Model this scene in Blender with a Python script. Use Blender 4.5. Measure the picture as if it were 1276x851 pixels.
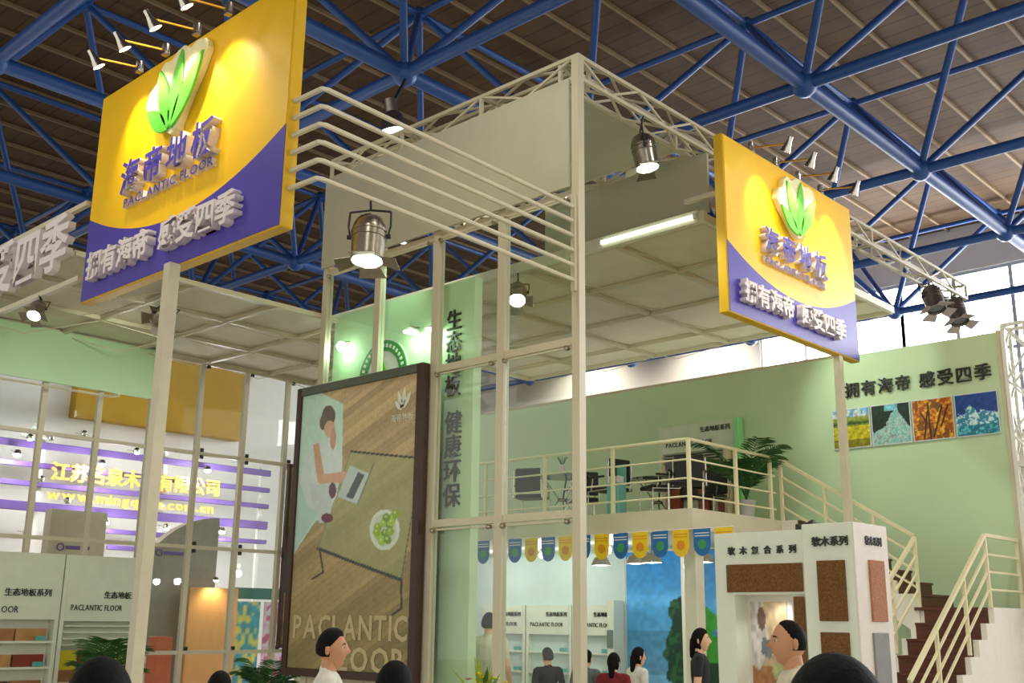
import bpy, bmesh, math, random
import numpy as np
from mathutils import Matrix, Vector

for o in list(bpy.data.objects): bpy.data.objects.remove(o, do_unlink=True)
SC = bpy.context.scene
COL = SC.collection
random.seed(7)
RNG = np.random.RandomState(11)

# ------------------------------------------------------------------ camera
CAM_POS = Vector((7.606, -9.281, 1.75))
YAW, PITCH, ROLL, FPX = .750, .2515, .0115, 1350.0
fw = Vector((-math.sin(YAW)*math.cos(PITCH), math.cos(YAW)*math.cos(PITCH), math.sin(PITCH)))
rt = Vector((math.cos(YAW), math.sin(YAW), 0)); up = rt.cross(fw)
rt, up = math.cos(ROLL)*rt+math.sin(ROLL)*up, -math.sin(ROLL)*rt+math.cos(ROLL)*up
cd = bpy.data.cameras.new('camera'); cam = bpy.data.objects.new('camera', cd); COL.objects.link(cam)
cd.sensor_width = 36; cd.lens = FPX*36/1276; cd.clip_end = 300
cam.matrix_world = Matrix(((rt.x, up.x, -fw.x, CAM_POS.x), (rt.y, up.y, -fw.y, CAM_POS.y), (rt.z, up.z, -fw.z, CAM_POS.z), (0, 0, 0, 1)))
SC.camera = cam

# ------------------------------------------------------------------ world and exposure
w = bpy.data.worlds.new('world'); SC.world = w; w.use_nodes = True
w.node_tree.nodes['Background'].inputs[0].default_value = (1.0, .97, .86, 1)
w.node_tree.nodes['Background'].inputs[1].default_value = 1.15
SC.view_settings.view_transform = 'Standard'; SC.view_settings.look = 'None'
SC.view_settings.gamma = 1; SC.view_settings.use_curve_mapping = False
SC.view_settings.exposure = 0.0
SC.cycles.use_denoising = True
SC.cycles.max_bounces = 8; SC.cycles.transparent_max_bounces = 24
SC.cycles.sample_clamp_indirect = 6; SC.cycles.caustics_reflective = False; SC.cycles.caustics_refractive = False

HALLP = 330

def lin(c):
    return tuple((x/255/12.92 if x/255 <= .04045 else ((x/255+.055)/1.055)**2.4) for x in c)

def spot_light(name, loc, target, power, angle=60, color=(1, .9, .75), blend=.6, size=.05, parent=None):
    d = bpy.data.lights.new(name, 'SPOT'); d.energy = power; d.color = color
    d.spot_size = math.radians(angle); d.spot_blend = blend; d.shadow_soft_size = size
    o = bpy.data.objects.new(name, d); COL.objects.link(o)
    dirv = Vector(target)-Vector(loc)
    m = Matrix.Translation(Vector(loc)) @ dirv.to_track_quat('-Z', 'Y').to_matrix().to_4x4()
    if parent is not None:
        o.parent = parent; m = Matrix.Translation(-OFF.get(parent.name, Vector())) @ m
    o.matrix_local = m
    return o
def point_light(name, loc, power, color=(1, .9, .75), size=.08, parent=None):
    d = bpy.data.lights.new(name, 'POINT'); d.energy = power; d.color = color; d.shadow_soft_size = size
    o = bpy.data.objects.new(name, d); COL.objects.link(o)
    m = Matrix.Translation(Vector(loc))
    if parent is not None:
        o.parent = parent; m = Matrix.Translation(-OFF.get(parent.name, Vector())) @ m
    o.matrix_local = m
    return o

# ------------------------------------------------------------------ materials
MATS = {}
def mat(name, rgb, rough=.6, metal=0, var=.06, scale=6, bump=0, emit=None, estr=0, spec=.5, stretch=None):
    if name in MATS: return MATS[name]
    m = bpy.data.materials.new(name); m.use_nodes = True; MATS[name] = m
    nt = m.node_tree; b = nt.nodes['Principled BSDF']
    c = lin(rgb)
    b.inputs['Roughness'].default_value = rough; b.inputs['Metallic'].default_value = metal
    b.inputs['Specular IOR Level'].default_value = spec
    b.inputs['Base Color'].default_value = (*c, 1)
    if var > 0 or bump > 0:
        tc = nt.nodes.new('ShaderNodeTexCoord'); n = nt.nodes.new('ShaderNodeTexNoise')
        n.inputs['Scale'].default_value = scale; n.inputs['Detail'].default_value = 4
        src = tc.outputs['Object']
        if stretch:
            mp = nt.nodes.new('ShaderNodeMapping'); mp.inputs['Scale'].default_value = stretch
            nt.links.new(src, mp.inputs['Vector']); src = mp.outputs['Vector']
        nt.links.new(src, n.inputs['Vector'])
        if var > 0:
            r = nt.nodes.new('ShaderNodeValToRGB')
            r.color_ramp.elements[0].position = .3; r.color_ramp.elements[1].position = .7
            r.color_ramp.elements[0].color = (*[x*(1-var) for x in c], 1)
            r.color_ramp.elements[1].color = (*[min(1, x*(1+var)) for x in c], 1)
            nt.links.new(n.outputs['Fac'], r.inputs['Fac']); nt.links.new(r.outputs['Color'], b.inputs['Base Color'])
        if bump > 0:
            bp = nt.nodes.new('ShaderNodeBump'); bp.inputs['Strength'].default_value = bump; bp.inputs['Distance'].default_value = .02
            nt.links.new(n.outputs['Fac'], bp.inputs['Height']); nt.links.new(bp.outputs['Normal'], b.inputs['Normal'])
    if emit is not None:
        b.inputs['Emission Color'].default_value = (*lin(emit), 1); b.inputs['Emission Strength'].default_value = estr
    return m
def attr_mat(name, rough=.55):
    m = bpy.data.materials.new(name); m.use_nodes = True; nt = m.node_tree; b = nt.nodes['Principled BSDF']
    a = nt.nodes.new('ShaderNodeAttribute'); a.attribute_name = 'print'
    nt.links.new(a.outputs['Color'], b.inputs['Base Color']); b.inputs['Roughness'].default_value = rough
    return m
def glass_mat(name, tint, amt=.12):
    m = bpy.data.materials.new(name); m.use_nodes = True; nt = m.node_tree; nt.nodes.clear()
    out = nt.nodes.new('ShaderNodeOutputMaterial'); mix = nt.nodes.new('ShaderNodeMixShader')
    tr = nt.nodes.new('ShaderNodeBsdfTransparent'); gl = nt.nodes.new('ShaderNodeBsdfGlossy'); fr = nt.nodes.new('ShaderNodeLayerWeight')
    tr.inputs[0].default_value = (*tint, 1); gl.inputs['Roughness'].default_value = .02; fr.inputs[0].default_value = .065
    nt.links.new(fr.outputs[1], mix.inputs[0]); nt.links.new(tr.outputs[0], mix.inputs[1]); nt.links.new(gl.outputs[0], mix.inputs[2])
    nt.links.new(mix.outputs[0], out.inputs[0]); MATS[name] = m
    return m

WHITE = mat('cream_paint', (226, 222, 204), .45, var=.03)
FRAME = mat('cream_frame_paint', (208, 199, 174), .4, var=.04)
FASCIA = mat('fascia_board', (188, 185, 164), .6, var=.05, scale=1.5)
FABRIC = mat('canopy_fabric', (224, 217, 196), .8, var=.05, scale=2)
GREENW = mat('pale_green_board', (196, 228, 186), .6, var=.04, scale=1)
WALLG = mat('pale_green_wall', (198, 222, 182), .65, var=.03, scale=.8)
BLUE = mat('blue_steel_paint', (38, 80, 148), .42, var=.15, scale=3)
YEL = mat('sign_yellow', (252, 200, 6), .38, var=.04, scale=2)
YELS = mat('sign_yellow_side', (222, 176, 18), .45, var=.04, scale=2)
PUR = mat('sign_blue_violet', (72, 58, 168), .42, var=.04, scale=2)
LETW = mat('letter_white', (232, 222, 224), .5, var=.03)
LETB = mat('letter_black', (38, 38, 36), .5, var=.03)
CHROME = mat('chrome', (205, 200, 192), .18, 1, var=.05)
STEEL = mat('brushed_lamp_steel', (170, 160, 148), .3, 1, var=.1, scale=20)
BLACK = mat('black_plastic', (24, 24, 24), .45, var=.1)
BRNF = mat('dark_brown_frame', (62, 34, 22), .45, var=.15, scale=12)
STEPB = mat('stair_brown_wood', (96, 48, 28), .45, var=.2, scale=5, stretch=(1, 8, 8))
CORK = mat('cork', (112, 74, 34), .85, var=.35, scale=60, bump=.3)
CORK2 = mat('cork_red', (176, 120, 92), .85, var=.2, scale=60, bump=.3)
GLASS = glass_mat('clear_glass', (.95, .985, .96))
LEAF = mat('palm_leaf', (58, 104, 50), .5, var=.3, scale=9)
LEAFY = mat('yellow_green_leaf', (150, 170, 40), .5, var=.3, scale=14)
def lamp_mat(name, rgb, s): return mat(name, rgb, .4, var=0, emit=rgb, estr=s)
ORD = ('first', 'second', 'third', 'fourth', 'fifth', 'sixth', 'seventh', 'eighth', 'ninth', 'tenth', 'eleventh', 'twelfth', 'thirteenth', 'fourteenth')
LENS = lamp_mat('lamp_lens_white', (240, 255, 236), 14)
LENSW = lamp_mat('lamp_lens_warm', (255, 226, 170), 16)

# ------------------------------------------------------------------ builders
OFF = {}
def thing(name, label, cat, loc=(0, 0, 0), rz=0, group=None, kind=None):
    o = bpy.data.objects.new(name, None); COL.objects.link(o); o.empty_display_size = .1
    o.location = loc; o.rotation_euler = (0, 0, rz)
    if label: o['label'] = label
    if cat: o['category'] = cat
    if group: o['group'] = group
    if kind: o['kind'] = kind
    OFF[o.name] = Vector(loc) if rz == 0 else Vector((0, 0, 0))
    return o
def tag(o, label, cat, group=None, kind=None):
    if label: o['label'] = label
    if cat: o['category'] = cat
    if group: o['group'] = group
    if kind: o['kind'] = kind
    return o
def link(name, me, parent=None, M=None, local=False):
    o = bpy.data.objects.new(name, me); COL.objects.link(o)
    M = M if M is not None else Matrix()
    if parent is not None:
        o.parent = parent
        if not local and parent.name in OFF: M = Matrix.Translation(-OFF[parent.name]) @ M
    o.matrix_local = M
    return o
def subpart(name, me, part, M):      # a piece of a part: M in the part's own space
    o = bpy.data.objects.new(name, me); COL.objects.link(o); o.parent = part; o.matrix_local = M
    return o

def nest(child, part):               # make a piece a sub-part of a sibling part
    L = part.matrix_basis.inverted() @ child.matrix_basis
    child.parent = part; child.matrix_local = L
    return child

class MB:
    def __init__(s): s.v = []; s.f = []; s.mi = []; s.cur = 0
    def add(s, vs, fs):
        n = len(s.v); s.v += [tuple(p) for p in vs]; s.f += [tuple(i+n for i in f) for f in fs]; s.mi += [s.cur]*len(fs); return s
    def box(s, lo, hi):
        x0, y0, z0 = lo; x1, y1, z1 = hi
        return s.add([(x0, y0, z0), (x1, y0, z0), (x1, y1, z0), (x0, y1, z0), (x0, y0, z1), (x1, y0, z1), (x1, y1, z1), (x0, y1, z1)],
                     [(3, 2, 1, 0), (4, 5, 6, 7), (0, 1, 5, 4), (1, 2, 6, 5), (2, 3, 7, 6), (3, 0, 4, 7)])
    def tube(s, pts, rad, n=8, cap=True):
        pts = [Vector(p) for p in pts]; rad = rad if hasattr(rad, '__len__') else [rad]*len(pts)
        rings = []; ref = None
        for i, p in enumerate(pts):
            d = (pts[min(i+1, len(pts)-1)]-pts[max(i-1, 0)]).normalized()
            if ref is None: ref = Vector((0, 0, 1)) if abs(d.z) < .9 else Vector((1, 0, 0))
            a = d.cross(ref).normalized(); b = d.cross(a); ref = -b if False else ref
            rings.append([p+rad[i]*(math.cos(2*math.pi*k/n)*a+math.sin(2*math.pi*k/n)*b) for k in range(n)])
        vs = [q for r in rings for q in r]; fs = []
        for i in range(len(rings)-1):
            for k in range(n):
                k2 = (k+1) % n; fs.append((i*n+k2, i*n+k, (i+1)*n+k, (i+1)*n+k2))
        if cap: fs.append(tuple(range(n))); fs.append(tuple(reversed(range((len(rings)-1)*n, len(rings)*n))))
        return s.add(vs, fs)
    def lathe(s, prof, n=20, c=(0, 0, 0)):
        vs = []; fs = []
        for r, z in prof: vs += [(c[0]+r*math.cos(2*math.pi*k/n), c[1]+r*math.sin(2*math.pi*k/n), c[2]+z) for k in range(n)]
        for i in range(len(prof)-1):
            for k in range(n):
                k2 = (k+1) % n; fs.append((i*n+k, i*n+k2, (i+1)*n+k2, (i+1)*n+k))
        return s.add(vs, fs)
    def prism(s, poly, z0, z1):
        n = len(poly); vs = [(x, y, z0) for x, y in poly]+[(x, y, z1) for x, y in poly]
        fs = [tuple(reversed(range(n))), tuple(range(n, 2*n))]+[(i, (i+1) % n, n+(i+1) % n, n+i) for i in range(n)]
        return s.add(vs, fs)
    def mesh(s, name, mats, smooth=False, bevel=0):
        me = bpy.data.meshes.new(name); me.from_pydata(s.v, [], s.f)
        for m in (mats if isinstance(mats, (list, tuple)) else [mats]): me.materials.append(m)
        me.polygons.foreach_set('material_index', s.mi)
        if bevel:
            bm = bmesh.new(); bm.from_mesh(me)
            bmesh.ops.bevel(bm, geom=bm.edges[:]+bm.verts[:], offset=bevel, segments=1, affect='EDGES', clamp_overlap=True)
            bm.to_mesh(me); bm.free()
        if smooth:
            me.polygons.foreach_set('use_smooth', [True]*len(me.polygons))
            me.set_sharp_from_angle(angle=math.radians(40))
        me.update(); return me
    def build(s, name, mats, parent=None, smooth=False, bevel=0, M=None, local=False):
        return link(name, s.mesh(name, mats, smooth, bevel), parent, M, local)

def bx(name, lo, hi, m, parent=None, bevel=0):
    """an axis-aligned board or bar, origin at its base centre"""
    lo = Vector(lo); hi = Vector(hi); c = Vector(((lo.x+hi.x)/2, (lo.y+hi.y)/2, lo.z))
    return MB().box(lo-c, hi-c).build(name, m, parent, bevel=bevel, M=Matrix.Translation(c))
UNIT = {}
def unit(shape, m):
    k = (shape, m.name)
    if k not in UNIT:
        b = MB()
        if shape == 'cyl': b.tube([(0, 0, 0), (0, 0, 1)], 1, 10)
        elif shape == 'ball': b.lathe([(.01, -1), (.5, -.87), (.87, -.5), (1, 0), (.87, .5), (.5, .87), (.01, 1)], 10)
        else: b.box((-.5, -.5, 0), (.5, .5, 1))
        UNIT[k] = b.mesh(shape+'_'+m.name, m, smooth=shape != 'box')
    return UNIT[k]
def beam_matrix(a, b, wx, wy=None):
    a = Vector(a); b = Vector(b); d = b-a; L = d.length; d = d/L
    hint = Vector((0, 0, 1)) if abs(d.z) < .95 else Vector((0, 1, 0))
    x = hint.cross(d).normalized(); y = d.cross(x); wy = wy or wx
    return Matrix(((x.x*wx, y.x*wy, d.x*L, a.x), (x.y*wx, y.y*wy, d.y*L, a.y), (x.z*wx, y.z*wy, d.z*L, a.z), (0, 0, 0, 1)))
def bar(name, parent, a, b, wx, m, wy=None, shape='box'):
    return link(name, unit(shape, m), parent, beam_matrix(a, b, wx, wy))
def ball(name, parent, c, r, m):
    return link(name, unit('ball', m), parent, Matrix.Translation(Vector(c)) @ Matrix.Scale(r, 4))

# --- lettering: every character a mesh of its own, from the built-in font
GL = {}
FC = bpy.data.curves.new('lettering', 'FONT'); FO = bpy.data.objects.new('lettering', FC); COL.objects.link(FO)
def glyph(ch, mats, depth, bold):
    k = (ch, tuple(m.name for m in mats), round(depth, 4), bold)
    if k in GL: return GL[k]
    FC.body = ch; FC.extrude = depth/2; FC.offset = bold; FC.resolution_u = 2
    bpy.context.view_layer.update()
    me = bpy.data.meshes.new_from_object(FO.evaluated_get(bpy.context.evaluated_depsgraph_get()))
    n = len(me.vertices); co = np.empty(n*3); me.vertices.foreach_get('co', co); co = co.reshape(-1, 3)
    if n == 0: GL[k] = (None, .3); return GL[k]
    x0, x1 = co[:, 0].min(), co[:, 0].max()
    if ord(ch) > 0x2000: co[:, 0] -= .5; co[:, 1] -= .38; wd = 1.0
    else: co[:, 0] -= x0; co[:, 1] -= .36; wd = x1-x0
    co[:, 2] += depth/2
    me.vertices.foreach_set('co', co.ravel()); me.materials.clear()
    for m in mats: me.materials.append(m)
    if len(mats) > 1:
        for p in me.polygons: p.material_index = 0 if p.normal.z > .9 else 1
    else:
        for p in me.polygons: p.material_index = 0
    me.name = 'lettering'; me.update()
    GL[k] = (me, wd); return GL[k]
def frame_matrix(o, xd, ud):
    xd = Vector(xd); ud = Vector(ud); n = xd.cross(ud); o = Vector(o)
    return Matrix(((xd.x, ud.x, n.x, o.x), (xd.y, ud.y, n.y, o.y), (xd.z, ud.z, n.z, o.z), (0, 0, 0, 1)))
def text(parent, s, o, xd, h, mats, depth=.02, pitch=1.0, bold=0.0, width=None, ud=(0, 0, 1), vertical=False, sub=False, xs=1.0):
    """s laid out from o (left end, mid height of the line); h = character height in metres"""
    mats = mats if isinstance(mats, (list, tuple)) else [mats]
    F = frame_matrix(o, xd, ud); pen = 0; items = []
    for ch in s:
        if ch == ' ': pen += .45*h if ord(s[0]) > 0x2000 else .35*h; continue
        me, wd = glyph(ch, mats, depth/h, bold)
        if ord(ch) > 0x2000: items.append((me, pen+.5*h*xs)); pen += pitch*h*xs
        else: items.append((me, pen)); pen += (wd+.12)*h*xs
    k = (width/pen) if width else 1
    for me, p in items:
        if vertical: L = Matrix.Translation((0, -p, 0))
        else: L = Matrix.Translation((p*k, 0, 0))
        M = F @ L @ Matrix.Diagonal((h*xs*(k if width else 1), h, h, 1))
        if sub: subpart('letter', me, parent, M)
        else: link('letter', me, parent, M)

# --- flat prints: a picture laid on its own plane as coloured facets
def smooth_noise(nx, ny, f, seed=0):
    r = np.random.RandomState(seed); g = r.rand(int(ny*f)+3, int(nx*f)+3)
    y = np.linspace(0, g.shape[0]-2.001, ny); x = np.linspace(0, g.shape[1]-2.001, nx)
    yi = y.astype(int); xi = x.astype(int); fy = (y-yi)[:, None]; fx = (x-xi)[None, :]
    fy = fy*fy*(3-2*fy); fx = fx*fx*(3-2*fx)
    a = g[yi][:, xi]; b = g[yi][:, xi+1]; c = g[yi+1][:, xi]; d = g[yi+1][:, xi+1]
    return a*(1-fx)*(1-fy)+b*fx*(1-fy)+c*(1-fx)*fy+d*fx*fy
def inpoly(X, Y, poly):
    r = np.zeros(X.shape, bool); n = len(poly)
    for i in range(n):
        x0, y0 = poly[i]; x1, y1 = poly[(i+1) % n]
        if y0 == y1: continue
        c = ((y0 > Y) != (y1 > Y)) & (X < (x1-x0)*(Y-y0)/(y1-y0)+x0); r ^= c
    return r
def inell(X, Y, cx, cy, rx, ry): return ((X-cx)/rx)**2+((Y-cy)/ry)**2 < 1
def inline(X, Y, a, b, wd):
    ax, ay = a; bx_, by = b; dx, dy = bx_-ax, by-ay; L = dx*dx+dy*dy
    t = np.clip(((X-ax)*dx+(Y-ay)*dy)/L, 0, 1); return (X-ax-t*dx)**2+(Y-ay-t*dy)**2 < wd*wd/4
def print_panel(name, img, o, xd, wd, ht, parent, ud=(0, 0, 1), rough=.5, sub=False, thick=.012):
    """img rows run top to bottom, sRGB 0-255; o is the lower left corner of the face"""
    ny, nx = img.shape[:2]
    X, Y = np.meshgrid(np.linspace(0, wd, nx), np.linspace(ht, 0, ny))
    vs = np.stack([X.ravel(), Y.ravel(), np.zeros(nx*ny)], 1)
    idx = np.arange(nx*ny).reshape(ny, nx)
    fs = np.stack([idx[1:, :-1].ravel(), idx[1:, 1:].ravel(), idx[:-1, 1:].ravel(), idx[:-1, :-1].ravel()], 1)
    n = len(vs); bk = [(0, 0, -thick), (wd, 0, -thick), (wd, ht, -thick), (0, ht, -thick)]
    vs = np.vstack([vs, bk]); TL, TR, BL, BR = 0, nx-1, (ny-1)*nx, nx*ny-1
    me = bpy.data.meshes.new(name)
    me.from_pydata(vs.tolist(), [], fs.tolist()+[[n+3, n+2, n+1, n], [n, n+1]+idx[-1, ::-1].tolist(), [n+2, n+3]+idx[0, :].tolist(), [n+3, n]+idx[::-1, 0].tolist(), [n+1, n+2]+idx[:, -1].tolist()])
    c = img.reshape(-1, 3)/255.; c = np.where(c <= .04045, c/12.92, ((c+.055)/1.055)**2.4)
    cols = np.ones((n+4, 4)); cols[:n, :3] = c; cols[n:, :3] = .5
    a = me.color_attributes.new('print', 'FLOAT_COLOR', 'POINT'); a.data.foreach_set('color', cols.ravel().astype(np.float32))
    if 'printed_face' not in MATS: MATS['printed_face'] = attr_mat('printed_face', rough)
    me.materials.append(MATS['printed_face'])
    F = frame_matrix(o, xd, ud)
    return subpart(name, me, parent, F) if sub else link(name, me, parent, F)

# ================================================================== THE HALL
fl = mat('hall_floor', (196, 190, 178), .35, var=.12, scale=.7)
tag(bx('floor', (-46, -26, -.1), (26, 26.4, 0), fl), 'pale grey polished hall floor', None, kind='structure')
HWALL = mat('hall_wall_paint', (232, 224, 210), .8, var=.04, scale=.3)
bx('wall_far_lower', (-46, 26, 0), (26, 26.3, 7.6), HWALL)['kind'] = 'structure'
bx('wall_far_upper', (-46, 26, 13.15), (26, 26.3, 14.7), HWALL)['kind'] = 'structure'
bx('wall_far_side', (-46, 26, 7.6), (-12.5, 26.3, 13.15), HWALL)['kind'] = 'structure'
WINF = mat('window_frame_grey', (190, 196, 200), .5)
DAY = mat('daylit_window_glass', (250, 252, 255), .3, var=0, emit=(250, 252, 255), estr=12.0)
for i in range(7):
    x0 = -12.5+i*5.5
    wn = thing('window_%d' % (i+1), 'bright daylit clerestory window of the far hall wall, bay %d from the left' % (i+1), None, (x0+2.75, 26.1, 7.6), kind='structure')
    for j in range(3):
        for k in range(2):
            bx('pane', (x0+.06+j*1.83, 26.12, 7.66+k*2.75), (x0+1.77+j*1.83, 26.16, 10.3+k*2.78), DAY, wn)
    for j in range(4): bx('window_frame', (x0-.06+j*1.83, 26.05, 7.6), (x0+.06+j*1.83, 26.2, 13.15), WINF, wn)
    for z in (7.6, 10.3, 13.03): bx('window_frame', (x0, 26.04, z), (x0+5.5, 26.19, z+.12), WINF, wn)

# roof deck: brown boards between pale purlins
def roof_mat():
    m = bpy.data.materials.new('roof_boards'); m.use_nodes = True; nt = m.node_tree; b = nt.nodes['Principled BSDF']
    tc = nt.nodes.new('ShaderNodeTexCoord'); br = nt.nodes.new('ShaderNodeTexBrick'); n = nt.nodes.new('ShaderNodeTexNoise')
    mp = nt.nodes.new('ShaderNodeMapping'); nt.links.new(tc.outputs['Object'], mp.inputs[0])
    br.inputs['Color1'].default_value = (*lin((98, 70, 36)), 1); br.inputs['Color2'].default_value = (*lin((90, 64, 34)), 1)
    br.inputs['Mortar'].default_value = (*lin((66, 46, 24)), 1); br.inputs['Scale'].default_value = 1
    br.inputs['Brick Width'].default_value = 2.44; br.inputs['Row Height'].default_value = .5; br.inputs['Mortar Size'].default_value = .025
    n.inputs['Scale'].default_value = .8; n.inputs['Detail'].default_value = 6
    mx = nt.nodes.new('ShaderNodeMixRGB'); mx.blend_type = 'MULTIPLY'; mx.inputs[0].default_value = .55
    nt.links.new(mp.outputs[0], br.inputs['Vector']); nt.links.new(mp.outputs[0], n.inputs['Vector'])
    r = nt.nodes.new('ShaderNodeValToRGB'); r.color_ramp.elements[0].position = .35; r.color_ramp.elements[1].position = .65
    r.color_ramp.elements[0].color = (.35, .33, .3, 1); r.color_ramp.elements[1].color = (1, 1, 1, 1)
    nt.links.new(n.outputs['Fac'], r.inputs[0]); nt.links.new(br.outputs['Color'], mx.inputs[1]); nt.links.new(r.outputs[0], mx.inputs[2])
    nt.links.new(mx.outputs[0], b.inputs['Base Color']); b.inputs['Roughness'].default_value = .8
    return m
ceil = tag(bx('ceiling', (-46, -26, 14.7), (26, 26.4, 14.9), roof_mat()), 'dark brown boarded hall roof above the blue space frame', None, kind='structure')
OFF['ceiling'] = Vector((-10, .2, 14.7))
PURL = mat('purlin_pale', (140, 116, 84), .7, var=.1)
for i in range(34):
    x = 9.5-i*1.22
    bar('purlin', ceil, (x, -14, 14.66), (x, 26, 14.66), .07, PURL, .09)

# space frame: two layers of tubes on a 5 m grid
sf = thing('space_frame', 'blue tubular steel space frame carrying the hall roof', 'roof truss', (-.55, 2, 11))
XS = [-.55-5*i for i in range(-2, 9)]; YS = [-8+5*j for j in range(7)]
ZL, ZU = 11.0, 14.3
def seg_ok(a, b):       # leave out what lies behind the camera
    return max((Vector(p)-CAM_POS).dot(fw) for p in (a, b)) > 3
for x in XS:
    for y in YS:
        if not seg_ok((x, y, ZL), (x, y, ZL)): continue
        ball('node', sf, (x, y, ZL), .24, BLUE)
        if y < YS[-1]: bar('chord', sf, (x, y, ZL), (x, y+5, ZL), .135, BLUE, shape='cyl')
        if x > XS[-1]: bar('chord', sf, (x, y, ZL), (x-5, y, ZL), .115, BLUE, shape='cyl')
for i, x in enumerate(XS):
    for j, y in enumerate(YS):
        u = (x-2.5, y+2.5, ZU)
        if not seg_ok(u, u): continue
        ball('upper_node', sf, u, .16, BLUE)
        if y < YS[-1]: bar('upper_chord', sf, u, (u[0], u[1]+5, ZU), .075, BLUE, shape='cyl')
        if x > XS[-1]: bar('upper_chord', sf, u, (u[0]-5, u[1], ZU), .075, BLUE, shape='cyl')
        for ax, ay in ((x, y), (x-5, y), (x, y+5), (x-5, y+5)):
            if ay <= YS[-1] and ax >= XS[-1]: bar('brace', sf, (ax, ay, ZL), u, .075, BLUE, shape='cyl')

# ================================================================== BOOTH: the tower
TZ0, TZ1 = 6.72, 8.13
tower = thing('tower_frame', 'cream steel post and rail frame of the glazed tower around its tall corner column', 'frame', (0, 0, 0))
MX = [0, -1.19, -2.37, -3.55, -4.74]
bar('column', tower, (0, 0, 0), (0, 0, 8.45), .11, FRAME)
for x in MX[1:]: bar('mullion', tower, (x, 0, 0), (x, 0, 8.13), .12, FRAME, .1)
for i in range(4):
    x0, x1 = MX[i+1]+.06, MX[i]-.06
    for z in (6.66, 4.85, 2.89, .95):
        bar('transom', tower, (x0, 0, z), (x1, 0, z), .07, FRAME, .09)
        bar('transom_lip', tower, (x0, -.05, z-.08), (x1, -.05, z-.08), .025, FRAME, .02)
    for z0, z1 in ((.05, .9), (1.0, 2.84), (2.94, 4.8), (4.9, 6.6)):
        if i < 2 or z0 > 4: bx('glass_pane', (x0, -.006, z0), (x1, .006, z1), GLASS, tower)
    for z in (4.85, 2.89, 6.66):
        for xx in (x0+.05, x1-.05):
            if i < 2 or z > 4.5:
                MB().lathe([(.001, 0), (.03, 0), (.03, .05), (.012, .06), (.001, .06)], 8).build('glass_clamp', STEEL, tower, smooth=True,
                    M=Matrix.Translation((xx, -.055, z-.09)) @ Matrix.Rotation(math.pi/2, 4, 'X'))

def box_truss(name, label, a, b, s, side, m=FRAME, step=.62, r=.022):
    """square lattice truss with one bottom chord from a to b; side = horizontal unit vector to its other face"""
    a = Vector(a); b = Vector(b); side = Vector(side)*s; upv = Vector((0, 0, s)) if abs((b-a).normalized().z) < .5 else Vector((0, 0, 0))
    if upv.length == 0: upv = Vector((side.y, -side.x, 0))
    t = thing(name, label, 'truss', tuple(a))
    L = (b-a).length; d = (b-a)/L; n = max(2, round(L/step))
    for q in (Vector(), side, upv, side+upv): bar('chord', t, a+q, b+q, .048, m)
    for q, p in ((Vector(), upv), (side, upv), (Vector(), side), (upv, side)):
        for i in range(n):
            A = a+d*(L*i/n); B = a+d*(L*(i+1)/n)
            bar('lacing', t, (A+q) if i % 2 else (A+q+p), (B+q+p) if i % 2 else (B+q), .028, m)
        for i in (0, n//3, 2*n//3, n): bar('batten', t, a+d*(L*i/n)+q, a+d*(L*i/n)+q+p, .045, m)
    return t
box_truss('box_truss', 'cream box truss capping the tower above the blank front fascia', (-4.8, 0, 8.16), (-.06, 0, 8.16), .29, (0, 1, 0), step=.8)
box_truss('box_truss', 'long cream box truss running back from the tower column behind the right sign', (0, .02, 8.16), (0, 12.4, 8.16), .29, (-1, 0, 0), step=.62)
box_truss('box_truss', 'cream box truss along the back edge of the tower top', (-4.8, 2.55, 8.16), (-.32, 2.55, 8.16), .29, (0, 1, 0), step=.8)
box_truss('lattice_column', 'pale lattice truss column standing at the right end of the green wall', (2.62, 6.5, 0), (2.62, 6.5, 5.85), .3, (1, 0, 0), m=mat('pale_steel', (226, 226, 216), .4), step=.4)
box_truss('box_truss', 'slim cream truss lying along the top of the green wall', (-7.9, 6.62, 5.62), (.2, 6.62, 5.62), .28, (0, 1, 0), step=.5)

tag(bx('fascia_panel', (-4.8, -.1, TZ0), (-.06, -.065, 8.12), FASCIA), 'blank grey-cream fascia board across the front of the tower', 'panel')
tag(bx('fascia_panel', (-3.0, 2.84, 7.25), (0, 2.88, 8.14), FASCIA), 'blank grey panel at the back of the tower beside the right sign', 'panel')
tag(bx('tower_ceiling', (-4.72, .32, 8.135), (-.32, 2.54, 8.155), FASCIA), 'flat grey fabric ceiling stretched inside the tower top', 'ceiling panel')
tag(bx('canopy_beam', (-8.6, 2.72, 7.08), (0, 2.8, 7.24), WHITE), 'white beam lit by a lamp at the front edge of the back canopy', 'beam')
tag(bx('canopy_beam', (-.06, 2.8, 7.08), (0.0, 8.8, 7.2), WHITE), 'white beam along the right edge of the back canopy', 'beam')

fs_ = thing('fluorescent_strip', 'glowing fluorescent strip along the beam beside the right sign', 'strip light', (-1.0, 2.7, 7.1))
bx('strip_housing', (-2.3, 2.69, 7.07), (-.08, 2.72, 7.25), WHITE, fs_)
MB().tube([(-1.75, 2.675, 7.16), (-.14, 2.675, 7.16)], .028, 10).build('strip_tube', lamp_mat('tube_glow', (244, 255, 226), 3.5), fs_, smooth=True)
for x in (-1.78, -.11): bx('strip_socket', (x-.03, 2.65, 7.12), (x+.03, 2.69, 7.2), LETW, fs_)

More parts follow.
